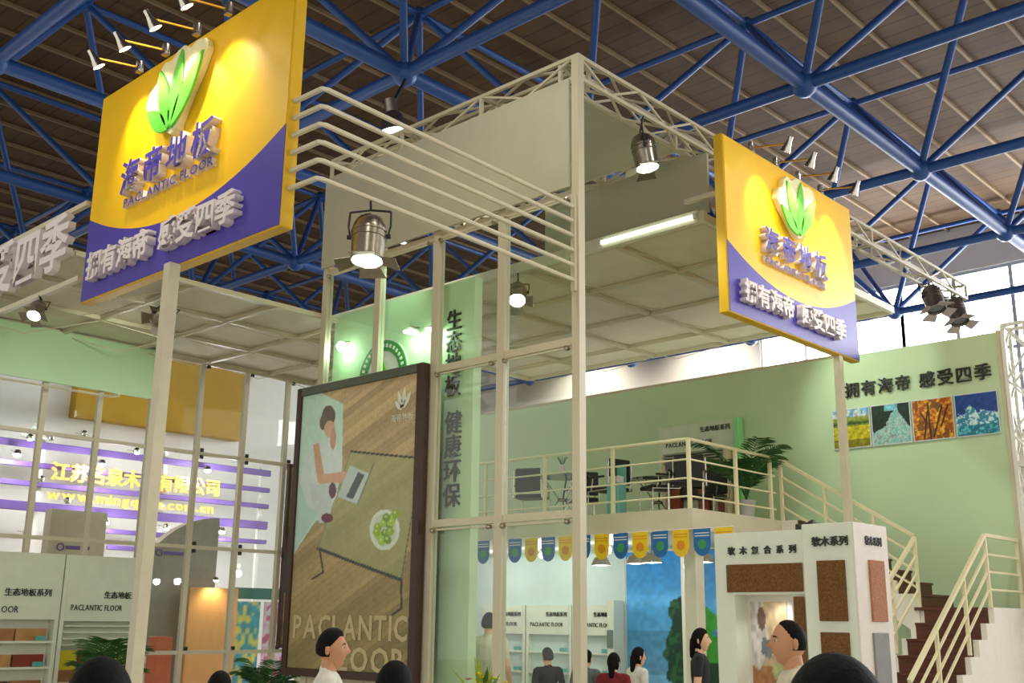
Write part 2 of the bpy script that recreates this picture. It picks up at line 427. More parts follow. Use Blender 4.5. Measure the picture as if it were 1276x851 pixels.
def canopy(name, label, x0, x1, y0, y1, z, xb, yb, wx=.11, wy=.07):
    t = thing(name, label, 'canopy', ((x0+x1)/2, (y0+y1)/2, z))
    for i in range(len(xb)-1):
        for j in range(len(yb)-1):
            bx('ceiling_panel', (xb[i]+.004, yb[j]+.004, z), (xb[i+1]-.004, yb[j+1]-.004, z+.015), FABRIC, t)
    for x in xb: bar('rail', t, (x, y0, z-.035), (x, y1, z-.035), wx, FRAME, .06)
    for y in yb: bar('crossbar', t, (x0, y, z-.04), (x1, y, z-.04), wy, FRAME, .07)
    for i in range(len(xb)-1):
        for j in range(len(yb)-1):
            bar('stay_wire', t, (xb[i], yb[j], z-.07), ((xb[i]+xb[i+1])/2, (yb[j]+yb[j+1])/2, z-.32), .012, FRAME)
            bar('stay_wire', t, (xb[i+1], yb[j+1], z-.07), ((xb[i]+xb[i+1])/2, (yb[j]+yb[j+1])/2, z-.32), .012, FRAME)
    return t
canopy('back_canopy', 'white fabric canopy in square bays behind the tower above the mezzanine', -8.7, -.06, 2.8, 8.8, 7.15,
       [-8.7, -7.0, -5.2, -3.4, -1.6, -.06], [2.82, 4.4, 6.15, 7.85, 8.8])
canopy('side_canopy', 'white fabric canopy in square bays left of the tower behind the lettered rail', -8.7, -4.85, -3.75, 2.75, 6.05,
       [-8.7, -7.42, -6.12, -4.85], [-3.75, -2.1, -.8, .5, 1.75, 2.75], .08, .06)

# six bent rods from the column to the left sign
for i in range(6):
    z = 6.45-i*.18
    b = MB(); b.tube([(0, -.06, z), (0, -3.7, z+.1), (-.02, -3.745, z+.1), (-.44, -3.76, z+.1)], .026, 8)
    tag(b.build('outrigger_rod', FRAME, smooth=True), 'bent cream rod from tower column to left yellow sign, %s from the top' % ORD[i], 'rod', 'outrigger rods')
tag(bx('rod_plate', (-.03, -.1, 5.42), (.03, -.057, 6.6), FRAME), 'narrow upright plate on the tower column holding the six rods', 'plate')

# green wall with the emblem and upright slogan
gw = thing('green_partition', 'tall pale green partition with round emblem and upright slogan behind the poster', 'partition', (-3.4, .38, 0))
bx('panel', (-4.92, .3, 0), (-2.66, .42, 6.1), GREENW, gw)
bx('text_board', (-2.66, .28, 0), (-1.97, .42, 6.1), mat('green_board_light', (200, 226, 184), .55, var=.03), gw)
text(gw, '生态地板', (-2.33, .275, 5.72), (1, 0, 0), .3, LETB, .02, pitch=.98, bold=.006, vertical=True)
text(gw, '健康环保', (-2.3, .275, 4.36), (1, 0, 0), .32, LETB, .02, pitch=.97, bold=.006, vertical=True)
for nm, x, z in (('left', -4.55, 5.55), ('middle', -3.05, 5.5), ('right', -2.62, 5.46)):
    t = thing('panel_lamp', 'small %s lamp glowing before the green partition above the poster' % nm, 'lamp', (x, .28, z), group='lamps before the green partition')
    bar('lamp_arm', t, (x, .3, z+.1), (x, .15, z+.07), .018, STEEL)
    if nm == 'left': MB().lathe([(.001, -.075), (.04, -.065), (.075, 0), (.04, .065), (.001, .075)], 16).build('globe', LENS, t, smooth=True, M=Matrix.Translation((x, .15, z)))
    else:
        MB().lathe([(.001, .06), (.05, .06), (.11, .01), (.1, .01), (.001, .05)], 18).build('shade', LETW, t, smooth=True, M=Matrix.Translation((x, .15, z)))
        MB().lathe([(.001, .0), (.1, .0), (.1, .012), (.001, .012)], 18).build('lens', LENS, t, M=Matrix.Translation((x, .15, z)))
    point_light('panel_lamp_light', (x, .08, z-.1), 5, (.66, 1, .7), .07, t)
EC = (-3.76, .29, 5.03)
def disc(name, parent, c, r0, r1, y, m, th=.012, n=48):
    b = MB(); prof = [(r0, 0), (r1, 0), (r1, th), (r0, th), (r0, 0)] if r0 > 0 else [(.001, 0), (r1, 0), (r1, th), (.001, th)]
    b.lathe(prof, n); return b.build(name, m, parent, M=Matrix.Translation((c[0], y, c[2])) @ Matrix.Rotation(math.pi/2, 4, 'X'))
disc('emblem_disc', gw, EC, 0, .52, .299, LETW)
disc('emblem_ring', gw, EC, .35, .5, .287, mat('emblem_green', (34, 140, 58), .5))
LG = mat('leaf_green_print', (120, 196, 40), .5)
def leaf_poly(L, wd, n=10):
    p = [(wd*math.sin(math.pi*t)**.8*(1-.25*t), L*t) for t in np.linspace(0, 1, n)]
    return p+[(-x, y) for x, y in reversed(p[1:-1])]
for ang, L in ((48, .3), (0, .36), (-48, .3)):
    b = MB().prism(leaf_poly(L, .08), 0, .012)
    b.build('emblem_leaf', LG, gw, M=frame_matrix((EC[0], .286, EC[2]-.16), (1, 0, 0), (0, 0, 1)) @ Matrix.Rotation(math.radians(ang), 4, 'Z'))
for k in range(15):       # the ring's small print, too blurred to read
    a = math.radians(165-k*10.7)
    MB().box((-.02, -.026, 0), (.02, .026, .006)).build('ring_mark', LETW, gw, M=frame_matrix((EC[0]+.425*math.cos(a), .275, EC[2]+.425*math.sin(a)), (math.sin(a), 0, -math.cos(a)), (math.cos(a), 0, math.sin(a))))

# ------------------------------------------------------------------ the two yellow signs
G1 = mat('logo_green', (96, 200, 60), .4, var=.05); CREAM = mat('logo_cream', (236, 232, 190), .45, var=.03)
def yellow_sign(label, O, xd, W, H, T=.14):
    n = Vector(xd).cross(Vector((0, 0, 1)))
    t = thing('hanging_sign', label, 'sign', tuple(Vector(O)+Vector(xd)*W/2))
    F = frame_matrix(O, xd, (0, 0, 1))
    S = W/4.0
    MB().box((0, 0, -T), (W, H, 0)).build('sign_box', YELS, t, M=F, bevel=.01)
    us = np.linspace(0, 1, 33); arc = [(.02+(W-.04)*u, H*(.22+.70*(u-.5)**2)) for u in us]
    MB().prism([(.02, H-.02)]+arc+[(W-.02, H-.02)], 0, .006).build('yellow_field', YEL, t, M=F)
    MB().prism([(.02, .02), (W-.02, .02)]+arc[::-1], 0, .006).build('blue_field', PUR, t, M=F)
    # emblem: four leaves fanning from one tip
    lg = (W*.485, H*.585)
    hull = [(0, -.02), (.12, .03), (.2, .2), (.34, .42), (.5, .6), (.62, .82), (.56, .95), (.4, .98), (.26, .93), (.14, 1.02), (.0, 1.0), (-.12, .92),
            (-.26, .95), (-.38, .86), (-.4, .74), (-.56, .66), (-.62, .5), (-.5, .36), (-.3, .22), (-.12, .05)]
    back = MB().prism([(x*S, y*S) for x, y in hull], 0, .1*S).build('logo_body', CREAM, t, bevel=.012, M=F @ Matrix.Translation((lg[0], lg[1], .006)))
    for ang, L, wd in ((52, .66, .125), (20, .93, .135), (-8, .99, .135), (-36, 1.0, .14)):
        nest(MB().prism([(x*S, (y+.05)*S) for x, y in leaf_poly(L*.93, wd)], 0, .03*S).build('logo_leaf', G1, t, bevel=.006,
            M=F @ Matrix.Translation((lg[0], lg[1], .1*S+.004)) @ Matrix.Rotation(math.radians(ang), 4, 'Z')), back)
    P = lambda u, v: tuple(F @ Vector((W*u, H*v, .006)))
    text(t, '海帝地板', P(.225, .485), xd, .43*S, [PUR, LETW], .1*S, pitch=1.17, bold=.022)
    text(t, 'PACLANTIC FLOOR', P(.24, .375), xd, .15*S, [PUR, LETW], .06*S, bold=.012, width=W*.47)
    text(t, '拥有海帝', P(.07, .14), xd, .345*S, LETW, .1*S, pitch=1.03, bold=.03)
    text(t, '感受四季', P(.475, .14), xd, .355*S, LETW, .1*S, pitch=1.03, bold=.03)
    return t, F, n
sgnL, FL_, nL = yellow_sign('large yellow and violet sign with leaf logo at upper left on a pole', (-4.37, -3.83, 5.26), (1, 0, 0), 3.95, 2.63)
sgnR, FR_, nR = yellow_sign('yellow and violet sign with leaf logo hanging right of the tower', (.8, 1.95, 5.47), (0, 1, 0), 3.58, 2.4)
tag(bx('sign_pole', (-2.26, -3.96, 0), (-2.14, -3.84, 5.26), FRAME), 'cream square pole under the left yellow sign', 'pole')
tag(bx('sign_pole', (.68, 4.92, 0), (.78, 5.02, 5.47), FRAME), 'cream square pole under the right yellow sign behind the kiosk', 'pole')
for y, z in ((2.3, 6.6), (5.0, 6.6)): tag(bx('sign_bracket', (-.02, y-.03, 7.2), (.66, y+.03, 7.26), FRAME), 'cream bracket arm behind the right sign, %s end' % ('near' if y < 3 else 'far'), 'bracket')

def arm_spot(label, base, n, L, target, power):
    """clamp on the sign edge, thin arm, tilted lamp head"""
    base = Vector(base); n = Vector(n); tip = base+n*L+Vector((0, 0, -.06))
    t = thing('arm_spotlight', label, 'spotlight', tuple(base), group='spotlights on arms above the yellow signs')
    MB().box((-.04, -.04, -.03), (.04, .04, .07)).build('clamp', CHROME, t, bevel=.01, M=Matrix.Translation(base))
    MB().lathe([(.001, -.05), (.045, -.05), (.05, 0), (.045, .05), (.001, .05)], 12).build('transformer', STEEL, t, smooth=True, M=Matrix.Translation(base+Vector((0, 0, .06))))
    bar('arm', t, base+Vector((0, 0, .04)), tip, .018, mat('brass_arm', (200, 150, 50), .35, .8))
    d = (Vector(target)-tip).normalized(); R = Matrix.Translation(tip) @ d.to_track_quat('-Z', 'Y').to_matrix().to_4x4()
    hd = MB().lathe([(.001, .09), (.03, .09), (.035, .02), (.06, -.06), (.075, -.12), (.068, -.12), (.05, -.05), (.001, -.02)], 14).build('lamp_head', CHROME, t, smooth=True, M=R)
    nest(MB().lathe([(.001, -.115), (.066, -.115), (.066, -.108), (.001, -.104)], 14).build('lamp_lens', LENSW, t, M=R), hd)
    spot_light('arm_spot_beam', tip+d*.13, target, power, 75, (1, .88, .62), .9, .05, t)
for i, x in enumerate((-3.44, -2.85, -2.2, -1.58)):
    arm_spot('arm spotlight on left yellow sign, %s from its left end' % ORD[i], (x, -3.87, 7.92), nL, .55, (x+.15, -3.83, 7.0), 95)
for i, y in enumerate((2.75, 3.4, 4.05, 4.7)):
    arm_spot('arm spotlight on right yellow sign, %s from the tower' % ORD[i], (.76, y, 7.9), nR, .55, (.8, y+.1, 7.0), 95)

# ------------------------------------------------------------------ theatre lamps
def par_can(label, top, aim, power, s=1.0, lit=True, hang=.15, color=(.95, 1, .86)):
    """top = where it hangs; aim = direction of the beam"""
    top = Vector(top); d = Vector(aim).normalized()
    t = thing('theatre_lamp', label, 'stage lamp', tuple(top), group='round-backed stage lamps')
    c = top+Vector((0, 0, -hang-.24*s))
    bar('hanger', t, top, c-d*.255*s, .02, BLACK)
    R = Matrix.Translation(c) @ d.to_track_quat('-Z', 'Y').to_matrix().to_4x4() @ Matrix.Scale(s, 4)
    body = MB().lathe([(.001, .21), (.06, .2), (.11, .165), (.14, .11), (.148, .06), (.155, .055), (.155, .035), (.146, .03), (.146, 0), (.155, -.005), (.155, -.022),
                       (.145, -.026), (.14, -.2), (.15, -.21), (.15, -.23), (.135, -.23), (.12, -.1), (.001, -.06)], 24).build('housing', STEEL, t, smooth=True, M=R)
    nest(MB().lathe([(.001, -.2), (.128, -.2), (.128, -.185), (.001, -.175)], 20).build('lens', LENS if lit else mat('dark_lens', (60, 60, 60), .1), t, M=R), body)
    b = MB(); pts = [(.165, 0, 0), (.185, 0, .1), (.18, 0, .24), (0, 0, .26), (-.18, 0, .24), (-.185, 0, .1), (-.165, 0, 0)]
    for i in range(6): b.tube([pts[i], pts[i+1]], .01, 6)
    b.build('yoke', BLACK, t, M=R)
    for sx in (-1, 1): MB().lathe([(.001, 0), (.022, 0), (.022, .04), (.001, .04)], 8).build('knob', BLACK, t, M=R @ Matrix.Translation((sx*.15, 0, 0)) @ Matrix.Rotation(sx*math.pi/2, 4, 'Y'))
    for k in range(4):
        f = MB(); f.add([(-.09, .0, 0), (.09, .0, 0), (.12, .135, -.035), (-.12, .135, -.035), (-.09, .0, .004), (.09, .0, .004), (.12, .137, -.031), (-.12, .137, -.031)],
                        [(3, 2, 1, 0), (4, 5, 6, 7), (0, 1, 5, 4), (1, 2, 6, 5), (2, 3, 7, 6), (3, 0, 4, 7)])
        f.build('barn_door', STEEL, t, M=R @ Matrix.Rotation(k*math.pi/2, 4, 'Z') @ Matrix.Translation((0, .13, -.235)))
    if lit: spot_light('stage_beam', c+d*.3*s, c+d*4, power, 80, color, .7, .1, t)
    return t
par_can('big steel stage lamp with barn doors hanging from the lowest rod', (-.0, -3.12, 5.61), (.08, -.1, -1), 200, 1.1, hang=.1)
par_can('steel stage lamp hanging by its wire under the right truss', (0, 1.35, 8.14), (.12, .1, -1), 230, 1.1, hang=.22)
par_can('stage lamp seen through the tower glass before the canopy', (-3.5, 2.76, 7.085), (.5, -.6, -1), 120, .95, hang=.1)
par_can('unlit stage lamp hanging near the far end of the right truss', (-.05, 10.75, 8.14), (.3, -.2, -1), 0, 1.25, False, hang=.02)
par_can('last unlit stage lamp at the far end of the right truss', (-.05, 11.9, 8.14), (.3, -.2, -1), 0, 1.25, False, hang=.02)
par_can('stage lamp clipped under the lettered rail at the left edge', (-5.4, -3.88, 5.56), (.5, -.55, -1), 60, .6, hang=.03)
spot = par_can('added unseen stage lamp on the canopy behind the right sign washing the green wall', (-.5, 4.4, 7.06), (1.5, 2, -2.3), 130, 1.0, hang=.06, color=(.9, 1, .84))  # unseen lamp added to brighten the green wall
par_can('added hidden stage lamp under the left canopy washing the green fascia', (-5.6, -2.1, 5.975), (-3, .2, -.75), 55, .8, hang=.04, color=(.9, 1, .82))  # extra lamp, hidden by the left sign, added to lighten the fascia

par_can('small added stage lamp, unseen behind the tower fascia, washing the green partition', (-3.3, .15, 7.1), (-.05, .08, -1), 70, .45, hang=.05, color=(.72, 1, .74))  # unseen lamp added for more light down the partition
bar_ = bx('lamp_bar', (-4.68, .13, 7.1), (-.06, .17, 7.14), FRAME); tag(bar_, 'cream lamp bar hidden behind the front fascia of the tower', 'bar')
def high_bay(label, x, y, z, power, node):
    hb = thing('high_bay_lamp', label, 'hall lamp', (x, y, z), group='hall lamps hung from the space frame')
    bar('hanger', hb, (node[0], node[1], 10.78), (x, y, z+.4), .05, BLACK)
    RB = Matrix.Translation((x, y, z)) @ Matrix.Rotation(math.radians(14), 4, 'X')
    MB().lathe([(.001, .42), (.1, .42), (.11, .2), (.17, .14), (.24, -.12), (.23, -.12), (.15, .1), (.001, .12)], 24).build('reflector', STEEL, hb, smooth=True, M=RB)
    MB().lathe([(.001, -.1), (.225, -.1), (.225, -.09), (.001, -.08)], 24).build('lens', LENS, hb, M=RB)
    spot_light('hall_lamp_light', (x, y, z-.2), (x, y, 0), power, 150, (1, .95, .82), .6, .25, hb)
high_bay('bright hall lamp with steel reflector hanging below a blue frame node', -5.2, 1.5, 9.75, HALLP, (-5.4, 1.9))
for k, (x, y) in enumerate(((4.45, 2), (4.45, 7), (-.55, -3), (4.45, -3), (-5.55, -8), (9.45, -3), (9.45, 2), (4.45, -8))):  # out-of-view fill lamps, added so floor bounce lifts the canopy undersides
    high_bay('added unseen hall lamp overhead, %s of the row above the aisle' % ORD[k], x, y, 10.2, HALLP, (x, y))

for k, x in enumerate((-20.5, -14.5, -9.0)):  # floodlights added behind the canopy to lighten the far wall
    t = thing('added_wall_washer', 'added hidden floodlight high before the far hall wall, %s from the left' % ORD[k], 'floodlight', (x, 23.6, 14.2), group='added floodlights of the far hall wall')
    bar('hanger', t, (x, 23.6, 13.1), (x, 23.6, 14.7), .04, BLACK)
    MB().box((-.25, -.12, 0), (.25, .12, .2)).build('floodlight_box', STEEL, t, bevel=.02, M=Matrix.Translation((x, 23.6, 12.9)))
    spot_light('added_washer_light', (x, 23.75, 12.8), (x, 26, 8.5), 800, 130, (1, .95, .86), .8, .2, t)

# ------------------------------------------------------------------ the big framed poster
NX, NY = 180, 260
U, V = np.meshgrid(np.linspace(0, 1, NX), np.linspace(0, 1, NY))
X = (386+(534-386)*U)*(1-V)+(375+(530-375)*U)*V; Y = (497+(467-497)*U)*(1-V)+838*V
img = np.zeros((NY, NX, 3)); gr = smooth_noise(NX, NY, .5, 3)
pl = ((X*.62+Y*.78)/7); plk = np.random.RandomState(5).rand(400)[pl.astype(int) % 400]
t0 = (Y-470)/370
img[:] = np.array((186, 158, 110))[None, None]*(1-t0[..., None])+np.array((124, 106, 58))*t0[..., None]
img *= (.84+.26*plk+.1*(gr-.5))[..., None]; img[(pl % 1) < .1] *= .86
def put(mask, c, a=1.0): img[mask] = img[mask]*(1-a)+np.array(c)*a
put(inpoly(X, Y, [(376, 497), (408, 492), (441, 508), (442, 600), (432, 640), (408, 660), (376, 706)]), (180, 226, 206))
put(inpoly(X, Y, [(376, 600), (395, 590), (410, 650), (376, 706)]), (150, 196, 190), .6)
put(inpoly(X, Y, [(453, 570), (540, 578), (518, 727), (413, 693)]), (136, 150, 96), .62)
put(inline(X, Y, (453, 570), (540, 579), 2.6), (34, 44, 38)); put(inline(X, Y, (413, 693), (518, 728), 4.2), (40, 48, 44))
put(inline(X, Y, (453, 570), (413, 693), 1.2), (90, 120, 100)); put(inline(X, Y, (530, 640), (518, 728), 1.2), (70, 84, 60))
for a, b_ in (((415, 694), (421, 722)), ((421, 722), (406, 731)), ((518, 728), (519, 762)), ((519, 762), (508, 770))): put(inline(X, Y, a, b_, 2.4), (44, 40, 30))
put(inpoly(X, Y, [(404, 556), (430, 552), (442, 585), (436, 625), (424, 655), (396, 640), (384, 606), (392, 575)]), (198, 220, 218))
put(inpoly(X, Y, [(398, 612), (430, 612), (428, 660), (414, 662), (404, 640)]), (186, 206, 206))
put(inpoly(X, Y, [(410, 522), (432, 518), (436, 560), (408, 562)]), (176, 214, 198), .5)
put(inell(X, Y, 422, 524, 9, 14), (74, 66, 56)); put(inell(X, Y, 415, 533, 5, 10), (84, 74, 60))
put(inell(X, Y, 424, 541, 7.5, 11), (196, 154, 124)); put(inell(X, Y, 429, 554, 4, 14), (176, 130, 102))
put(inpoly(X, Y, [(402, 562), (410, 559), (416, 590), (420, 604), (410, 610), (406, 590)]), (196, 142, 112))
put(inpoly(X, Y, [(408, 600), (446, 596), (452, 601), (448, 609), (412, 612)]), (204, 150, 120))
put(inell(X, Y, 448, 602, 5, 5), (206, 152, 122))
put(inell(X, Y, 430, 620, 5, 10), (82, 58, 66)); put(inell(X, Y, 424, 655, 8, 6), (88, 42, 58))
put(inpoly(X, Y, [(452, 588), (477, 598), (463, 637), (437, 628)]), (176, 200, 196)); put(inpoly(X, Y, [(463, 596), (471, 600), (457, 631), (448, 628)]), (64, 76, 78))
put(inline(X, Y, (482, 586), (463, 637), 1.6), (96, 110, 96))
put(inell(X, Y, 497, 668, 18, 25), (206, 222, 204)); put(inell(X, Y, 497, 668, 14, 20), (186, 204, 180))
for k, (ax, ay) in enumerate(((489, 665), (496, 660), (503, 662), (507, 652), (490, 675), (498, 672), (504, 670), (494, 682), (501, 680), (488, 671), (505, 658), (499, 653), (510, 648))):
    put(inell(X, Y, ax, ay, 4.6, 5.2), ((124, 166, 44), (146, 190, 62), (96, 140, 36))[k % 3]); put(inell(X, Y, ax-1, ay-1.5, 1.6, 1.8), (196, 222, 130), .8)
img = 255*(img*(.97+.06*smooth_noise(NX, NY, .2, 9))[..., None]/255)**.72
po = thing('framed_poster', 'tall framed poster of a woman in white with laptop on a wood floor', 'poster', (-3.72, -.16, 1.0))
PX0, PX1, PZ0, PZ1 = -5.06, -2.4, 1.0, 4.93
print_panel('poster_print', np.clip(img, 0, 255), (PX0+.1, -.165, PZ0+.1), (1, 0, 0), PX1-PX0-.2, PZ1-PZ0-.2, po)
bx('frame_side', (PX0, -.2, PZ0), (PX0+.1, -.07, PZ1), BRNF, po, .008); bx('frame_side', (PX1-.12, -.2, PZ0), (PX1, -.07, PZ1), BRNF, po, .008)
bx('frame_rail', (PX0+.1, -.2, PZ1-.12), (PX1-.12, -.07, PZ1), mat('frame_grey_green', (86, 92, 78), .45), po, .008)
bx('frame_rail', (PX0+.1, -.2, PZ0), (PX1-.12, -.07, PZ0+.1), BRNF, po, .008)
bx('backing', (PX0+.05, -.15, PZ0+.05), (PX1-.05, -.075, PZ1-.05), BRNF, po)
GHOST = mat('poster_ghost_letter', (196, 182, 138), .5); PWH = mat('poster_white', (226, 232, 214), .5)
text(po, 'PACLANTIC', (-4.86, -.17, 1.64), (1, 0, 0), .42, GHOST, .004, bold=.02, width=2.35)
text(po, 'FLOOR', (-4.1, -.17, 1.25), (1, 0, 0), .42, GHOST, .004, bold=.02, width=1.58)
for ang, L in ((50, .2), (20, .28), (-8, .3), (-36, .28)):
    MB().prism([(x, y) for x, y in leaf_poly(L, .045)], 0, .004).build('logo_leaf', PWH, po, M=frame_matrix((-2.8, -.17, 4.36), (1, 0, 0), (0, 0, 1)) @ Matrix.Rotation(math.radians(ang), 4, 'Z'))
text(po, '海帝地板', (-3.02, -.17, 4.26), (1, 0, 0), .11, PWH, .004)

# a second narrow poster on the side glazing
IMG = np.zeros((70, 16, 3)); vv = np.linspace(0, 1, 70)[:, None]
IMG[:] = np.array((150, 140, 50)); IMG[12:24] = (128, 116, 40); IMG[24:36] = (74, 66, 30); IMG[36:50] = (34, 62, 70); IMG[50:] = (150, 108, 30)
nz = smooth_noise(16, 70, .4, 4)[..., None]; IMG = IMG*(.75+.5*nz)
IMG[40:44, 8:12] = (200, 120, 90); IMG[37:39, 10:13] = (190, 190, 170); IMG[45:47, 5:8] = (190, 150, 60)
p2 = thing('framed_poster', 'narrow dark-framed poster showing gold and teal left of the big poster', 'poster', (-8.55, 2.45, 1.25))
print_panel('poster_print', IMG, (-8.54, 2.27, 1.3), (0, 1, 0), .42, 3.05, p2)
for y in (2.21, 2.69): bx('frame_side', (-8.6, y, 1.24), (-8.52, y+.06, 4.42), BRNF, p2, .006)
for z in (1.24, 4.36): bx('frame_rail', (-8.6, 2.27, z), (-8.52, 2.69, z+.06), BRNF, p2, .006)

# ------------------------------------------------------------------ mezzanine, green wall, stairs
ms = thing('mezzanine_deck', 'cream mezzanine deck with plain front edge over the pennants', 'mezzanine', (-2.4, 4.5, 2.93))
bx('deck_slab', (-8.0, 2.86, 2.98), (-.45, 6.38, 3.2), WHITE, ms)
bx('front_edge', (-8.0, 2.8, 2.92), (-.45, 2.86, 3.2), mat('deck_edge', (208, 198, 176), .6, var=.04, scale=2), ms)
bx('side_edge', (-.45, 2.8, 2.92), (-.39, 6.38, 3.2), MATS['deck_edge'], ms)
for (x, y, m) in ((-.72, 3.3, WHITE), (-2.4, 5.7, WHITE)): tag(bx('mezzanine_post', (x-.1, y-.1, 0), (x+.1, y+.1, 2.98), m, bevel=.01), 'white square post under the mezzanine %s' % ('near the kiosk' if y < 4 else 'before the blue backdrop'), 'post')
bw = thing('wall_green', 'tall pale green back wall carrying slogan and four landscapes', None, (0, 6.4, 0), kind='structure')
bx('wall_board', (-8.0, 6.4, 0), (2.47, 6.55, 5.82), WALLG, bw)
bx('wall_edge', (2.47, 6.38, 0), (2.55, 6.57, 5.84), FRAME, bw)
text(bw, '拥有海帝', (.12, 6.395, 5.27), (1, 0, 0), .25, LETB, .03, pitch=1.08, bold=.01)
text(bw, '感受四季', (1.3, 6.395, 5.27), (1, 0, 0), .25, LETB, .03, pitch=1.08, bold=.01)

def fbm(nx, ny, f, seed): return (.5*smooth_noise(nx, ny, f, seed)+.3*smooth_noise(nx, ny, f*2.1, seed+1)+.2*smooth_noise(nx, ny, min(.95, f*4.3), seed+2)-.5)*1.5+.5
def landscape(kind, n=72):
    Xg, Yg = np.meshgrid(np.linspace(0, 1, n), np.linspace(0, 1, n)); im = np.zeros((n, n, 3)); ns = fbm(n, n, .2, 20+kind); n2 = fbm(n, n, .07, 40+kind)
    if kind == 0:      # rape field under a blue sky
        im[:] = (190, 176, 30); im[Yg < .45] = (110, 130, 40); im[Yg < .3] = (150, 160, 70); im[Yg < .2] = (120, 170, 210); im[(Yg < .2) & (n2 > .5)] = (200, 215, 225)
        im[(Yg > .34) & (Yg < .4)] = (60, 84, 30); im[Yg > .8] = (130, 124, 20); k = .75+.5*ns
    elif kind == 1:    # waterfall between dark trees
        im[:] = (18, 44, 34); m = Yg > .78-.55*np.exp(-((Xg-.62)/.24)**2)-.2*n2; im[m] = (176, 210, 206); im[(ns > .62) & m] = (110, 160, 160); im[(Yg < .16) & (Xg > .35) & (Xg < .7)] = (120, 190, 210); k = .7+.6*ns
    elif kind == 2:    # autumn wood
        im[:] = (216, 138, 20); im[ns > .55] = (176, 84, 14); im[ns < .3] = (236, 190, 60); im[n2 > .66] = (120, 74, 24); k = .85+.3*n2
        for a, b_ in (((.25, 1), (.38, .3)), ((.42, 1), (.4, .1)), ((.5, .95), (.75, .2)), ((.7, .7), (.9, .2)), ((.35, .6), (.2, .3))): im[inline(Xg, Yg, a, b_, .045)] = (60, 34, 20)
    else:              # blue snow mountain
        im[:] = (24, 70, 150); m = Yg > .3+.5*np.abs(Xg-.4)+.3*(n2-.5); im[m] = (60, 150, 190); im[m & (ns > .55)] = (190, 225, 230); im[Yg > .75] = (34, 130, 160); im[(Yg > .75) & (ns > .6)] = (90, 190, 200); k = .85+.3*ns
    return np.clip(im*k[..., None], 0, 255)
for i, nm in enumerate(('yellow flower field under blue sky', 'white waterfall among dark trees', 'orange autumn wood', 'blue snowy mountain')):
    x = -.11+i*.635; t = thing('landscape_picture', 'square picture of %s on the green wall' % nm, 'picture', (x+.3, 6.38, 4.37), group='four landscape pictures')
    bx('mount', (x, 6.372, 4.36), (x+.615, 6.396, 4.98), mat('mount_white', (214, 222, 220), .5), t)
    print_panel('picture_print', landscape(i), (x+.015, 6.369, 4.375), (1, 0, 0), .585, .59, t, thick=.002)

RAIL = mat('rail_cream', (232, 222, 184), .4, var=.04)
rf = thing('guard_rail', 'cream tube guard rail along the front and side of the mezzanine', 'railing', (-2.4, 2.83, 3.2))
for x in (-6.8, -5.5, -4.2, -2.98, -1.71, -.44): bar('post', rf, (x, 2.83, 3.2), (x, 2.83, 4.12), .045, RAIL)
for y in (4.0, 4.95): bar('post', rf, (-.44, y, 3.2), (-.44, y, 4.12), .045, RAIL)
for k, z in enumerate((4.12, 3.85, 3.6, 3.36)):
    r = .024 if k == 0 else .013
    bar('rail', rf, (-8.0, 2.83, z), (-.44, 2.83, z), r, RAIL, shape='cyl'); bar('rail', rf, (-.44, 2.83, z), (-.44, 5.08, z), r, RAIL, shape='cyl')

SIDE = mat('stair_side_white', (232, 228, 218), .6, var=.03)
RISE = 1.97/10; RUN = .30; YB = 5.13-9*RUN
st = thing('staircase', 'brown staircase turning at a landing against the green wall', 'stairs', (2.0, 4.2, 0))
for i in range(9):
    y0 = YB+i*RUN; z1 = (i+1)*RISE
    bx('riser', (1.62, y0, z1-RISE), (2.44, y0+.03, z1-.03), STEPB, st); bx('tread', (1.62, y0-.02, z1-.03), (2.44, y0+RUN+.02, z1), STEPB, st)
bx('riser', (1.62, 5.13, 9*RISE), (2.44, 5.16, 1.94), STEPB, st)
bx('landing', (1.5, 5.11, 1.93), (2.44, 6.34, 1.97), STEPB, st)
def stepped(nst, first_z, run, rise, extra):
    p = [(0, 0)]
    for i in range(nst): p += [(i*run, first_z+(i+1)*rise), ((i+1)*run, first_z+(i+1)*rise)]
    return p+[(nst*run+extra, first_z+(nst+ (1 if extra else 0))*rise) if False else (nst*run, 0)]
pr = stepped(9, 0, RUN, RISE, 0)
for x in (1.55, 2.44): MB().prism(pr, 0, .07).build('side_panel', SIDE, st, M=Matrix(((0, 0, 1, x), (1, 0, 0, YB), (0, 1, 0, 0), (0, 0, 0, 1))))
bx('landing_side', (2.44, 5.13, 0), (2.51, 6.34, 1.97), SIDE, st)
bx('landing_front', (1.55, 5.16, 0), (2.44, 5.2, 1.92), SIDE, st)
R2 = (3.2-1.97)/7; U2 = 2.0/7
for i in range(7):
    x1 = 1.55-i*U2; z1 = 1.97+(i+1)*R2
    bx('riser', (x1-.03, 5.2, z1-R2), (x1, 6.33, z1-.03), STEPB, st); bx('tread', (x1-U2-.02, 5.2, z1-.03), (x1+.02, 6.33, z1), STEPB, st)
p2_ = [(0, 1.6)]
for i in range(7): p2_ += [(-i*U2, 1.97+(i+1)*R2), (-(i+1)*U2, 1.97+(i+1)*R2)]
p2_ += [(-7*U2, 2.9)]
MB().prism(p2_[::-1], 0, .06).build('side_panel', SIDE, st, M=Matrix(((1, 0, 0, 1.55), (0, 0, -1, 5.2), (0, 1, 0, 0), (0, 0, 0, 1))))
def stair_rail(label, segs, posts):
    t = thing('stair_rail', label, 'railing', posts[0])
    for p in posts: bar('post', t, p, (p[0], p[1], p[2]+.9), .04, RAIL)
    for a, b in segs:
        for k, dz in enumerate((.9, .66, .44, .22)): bar('rail', t, (a[0], a[1], a[2]+dz), (b[0], b[1], b[2]+dz), .045 if k == 0 else .026, RAIL)
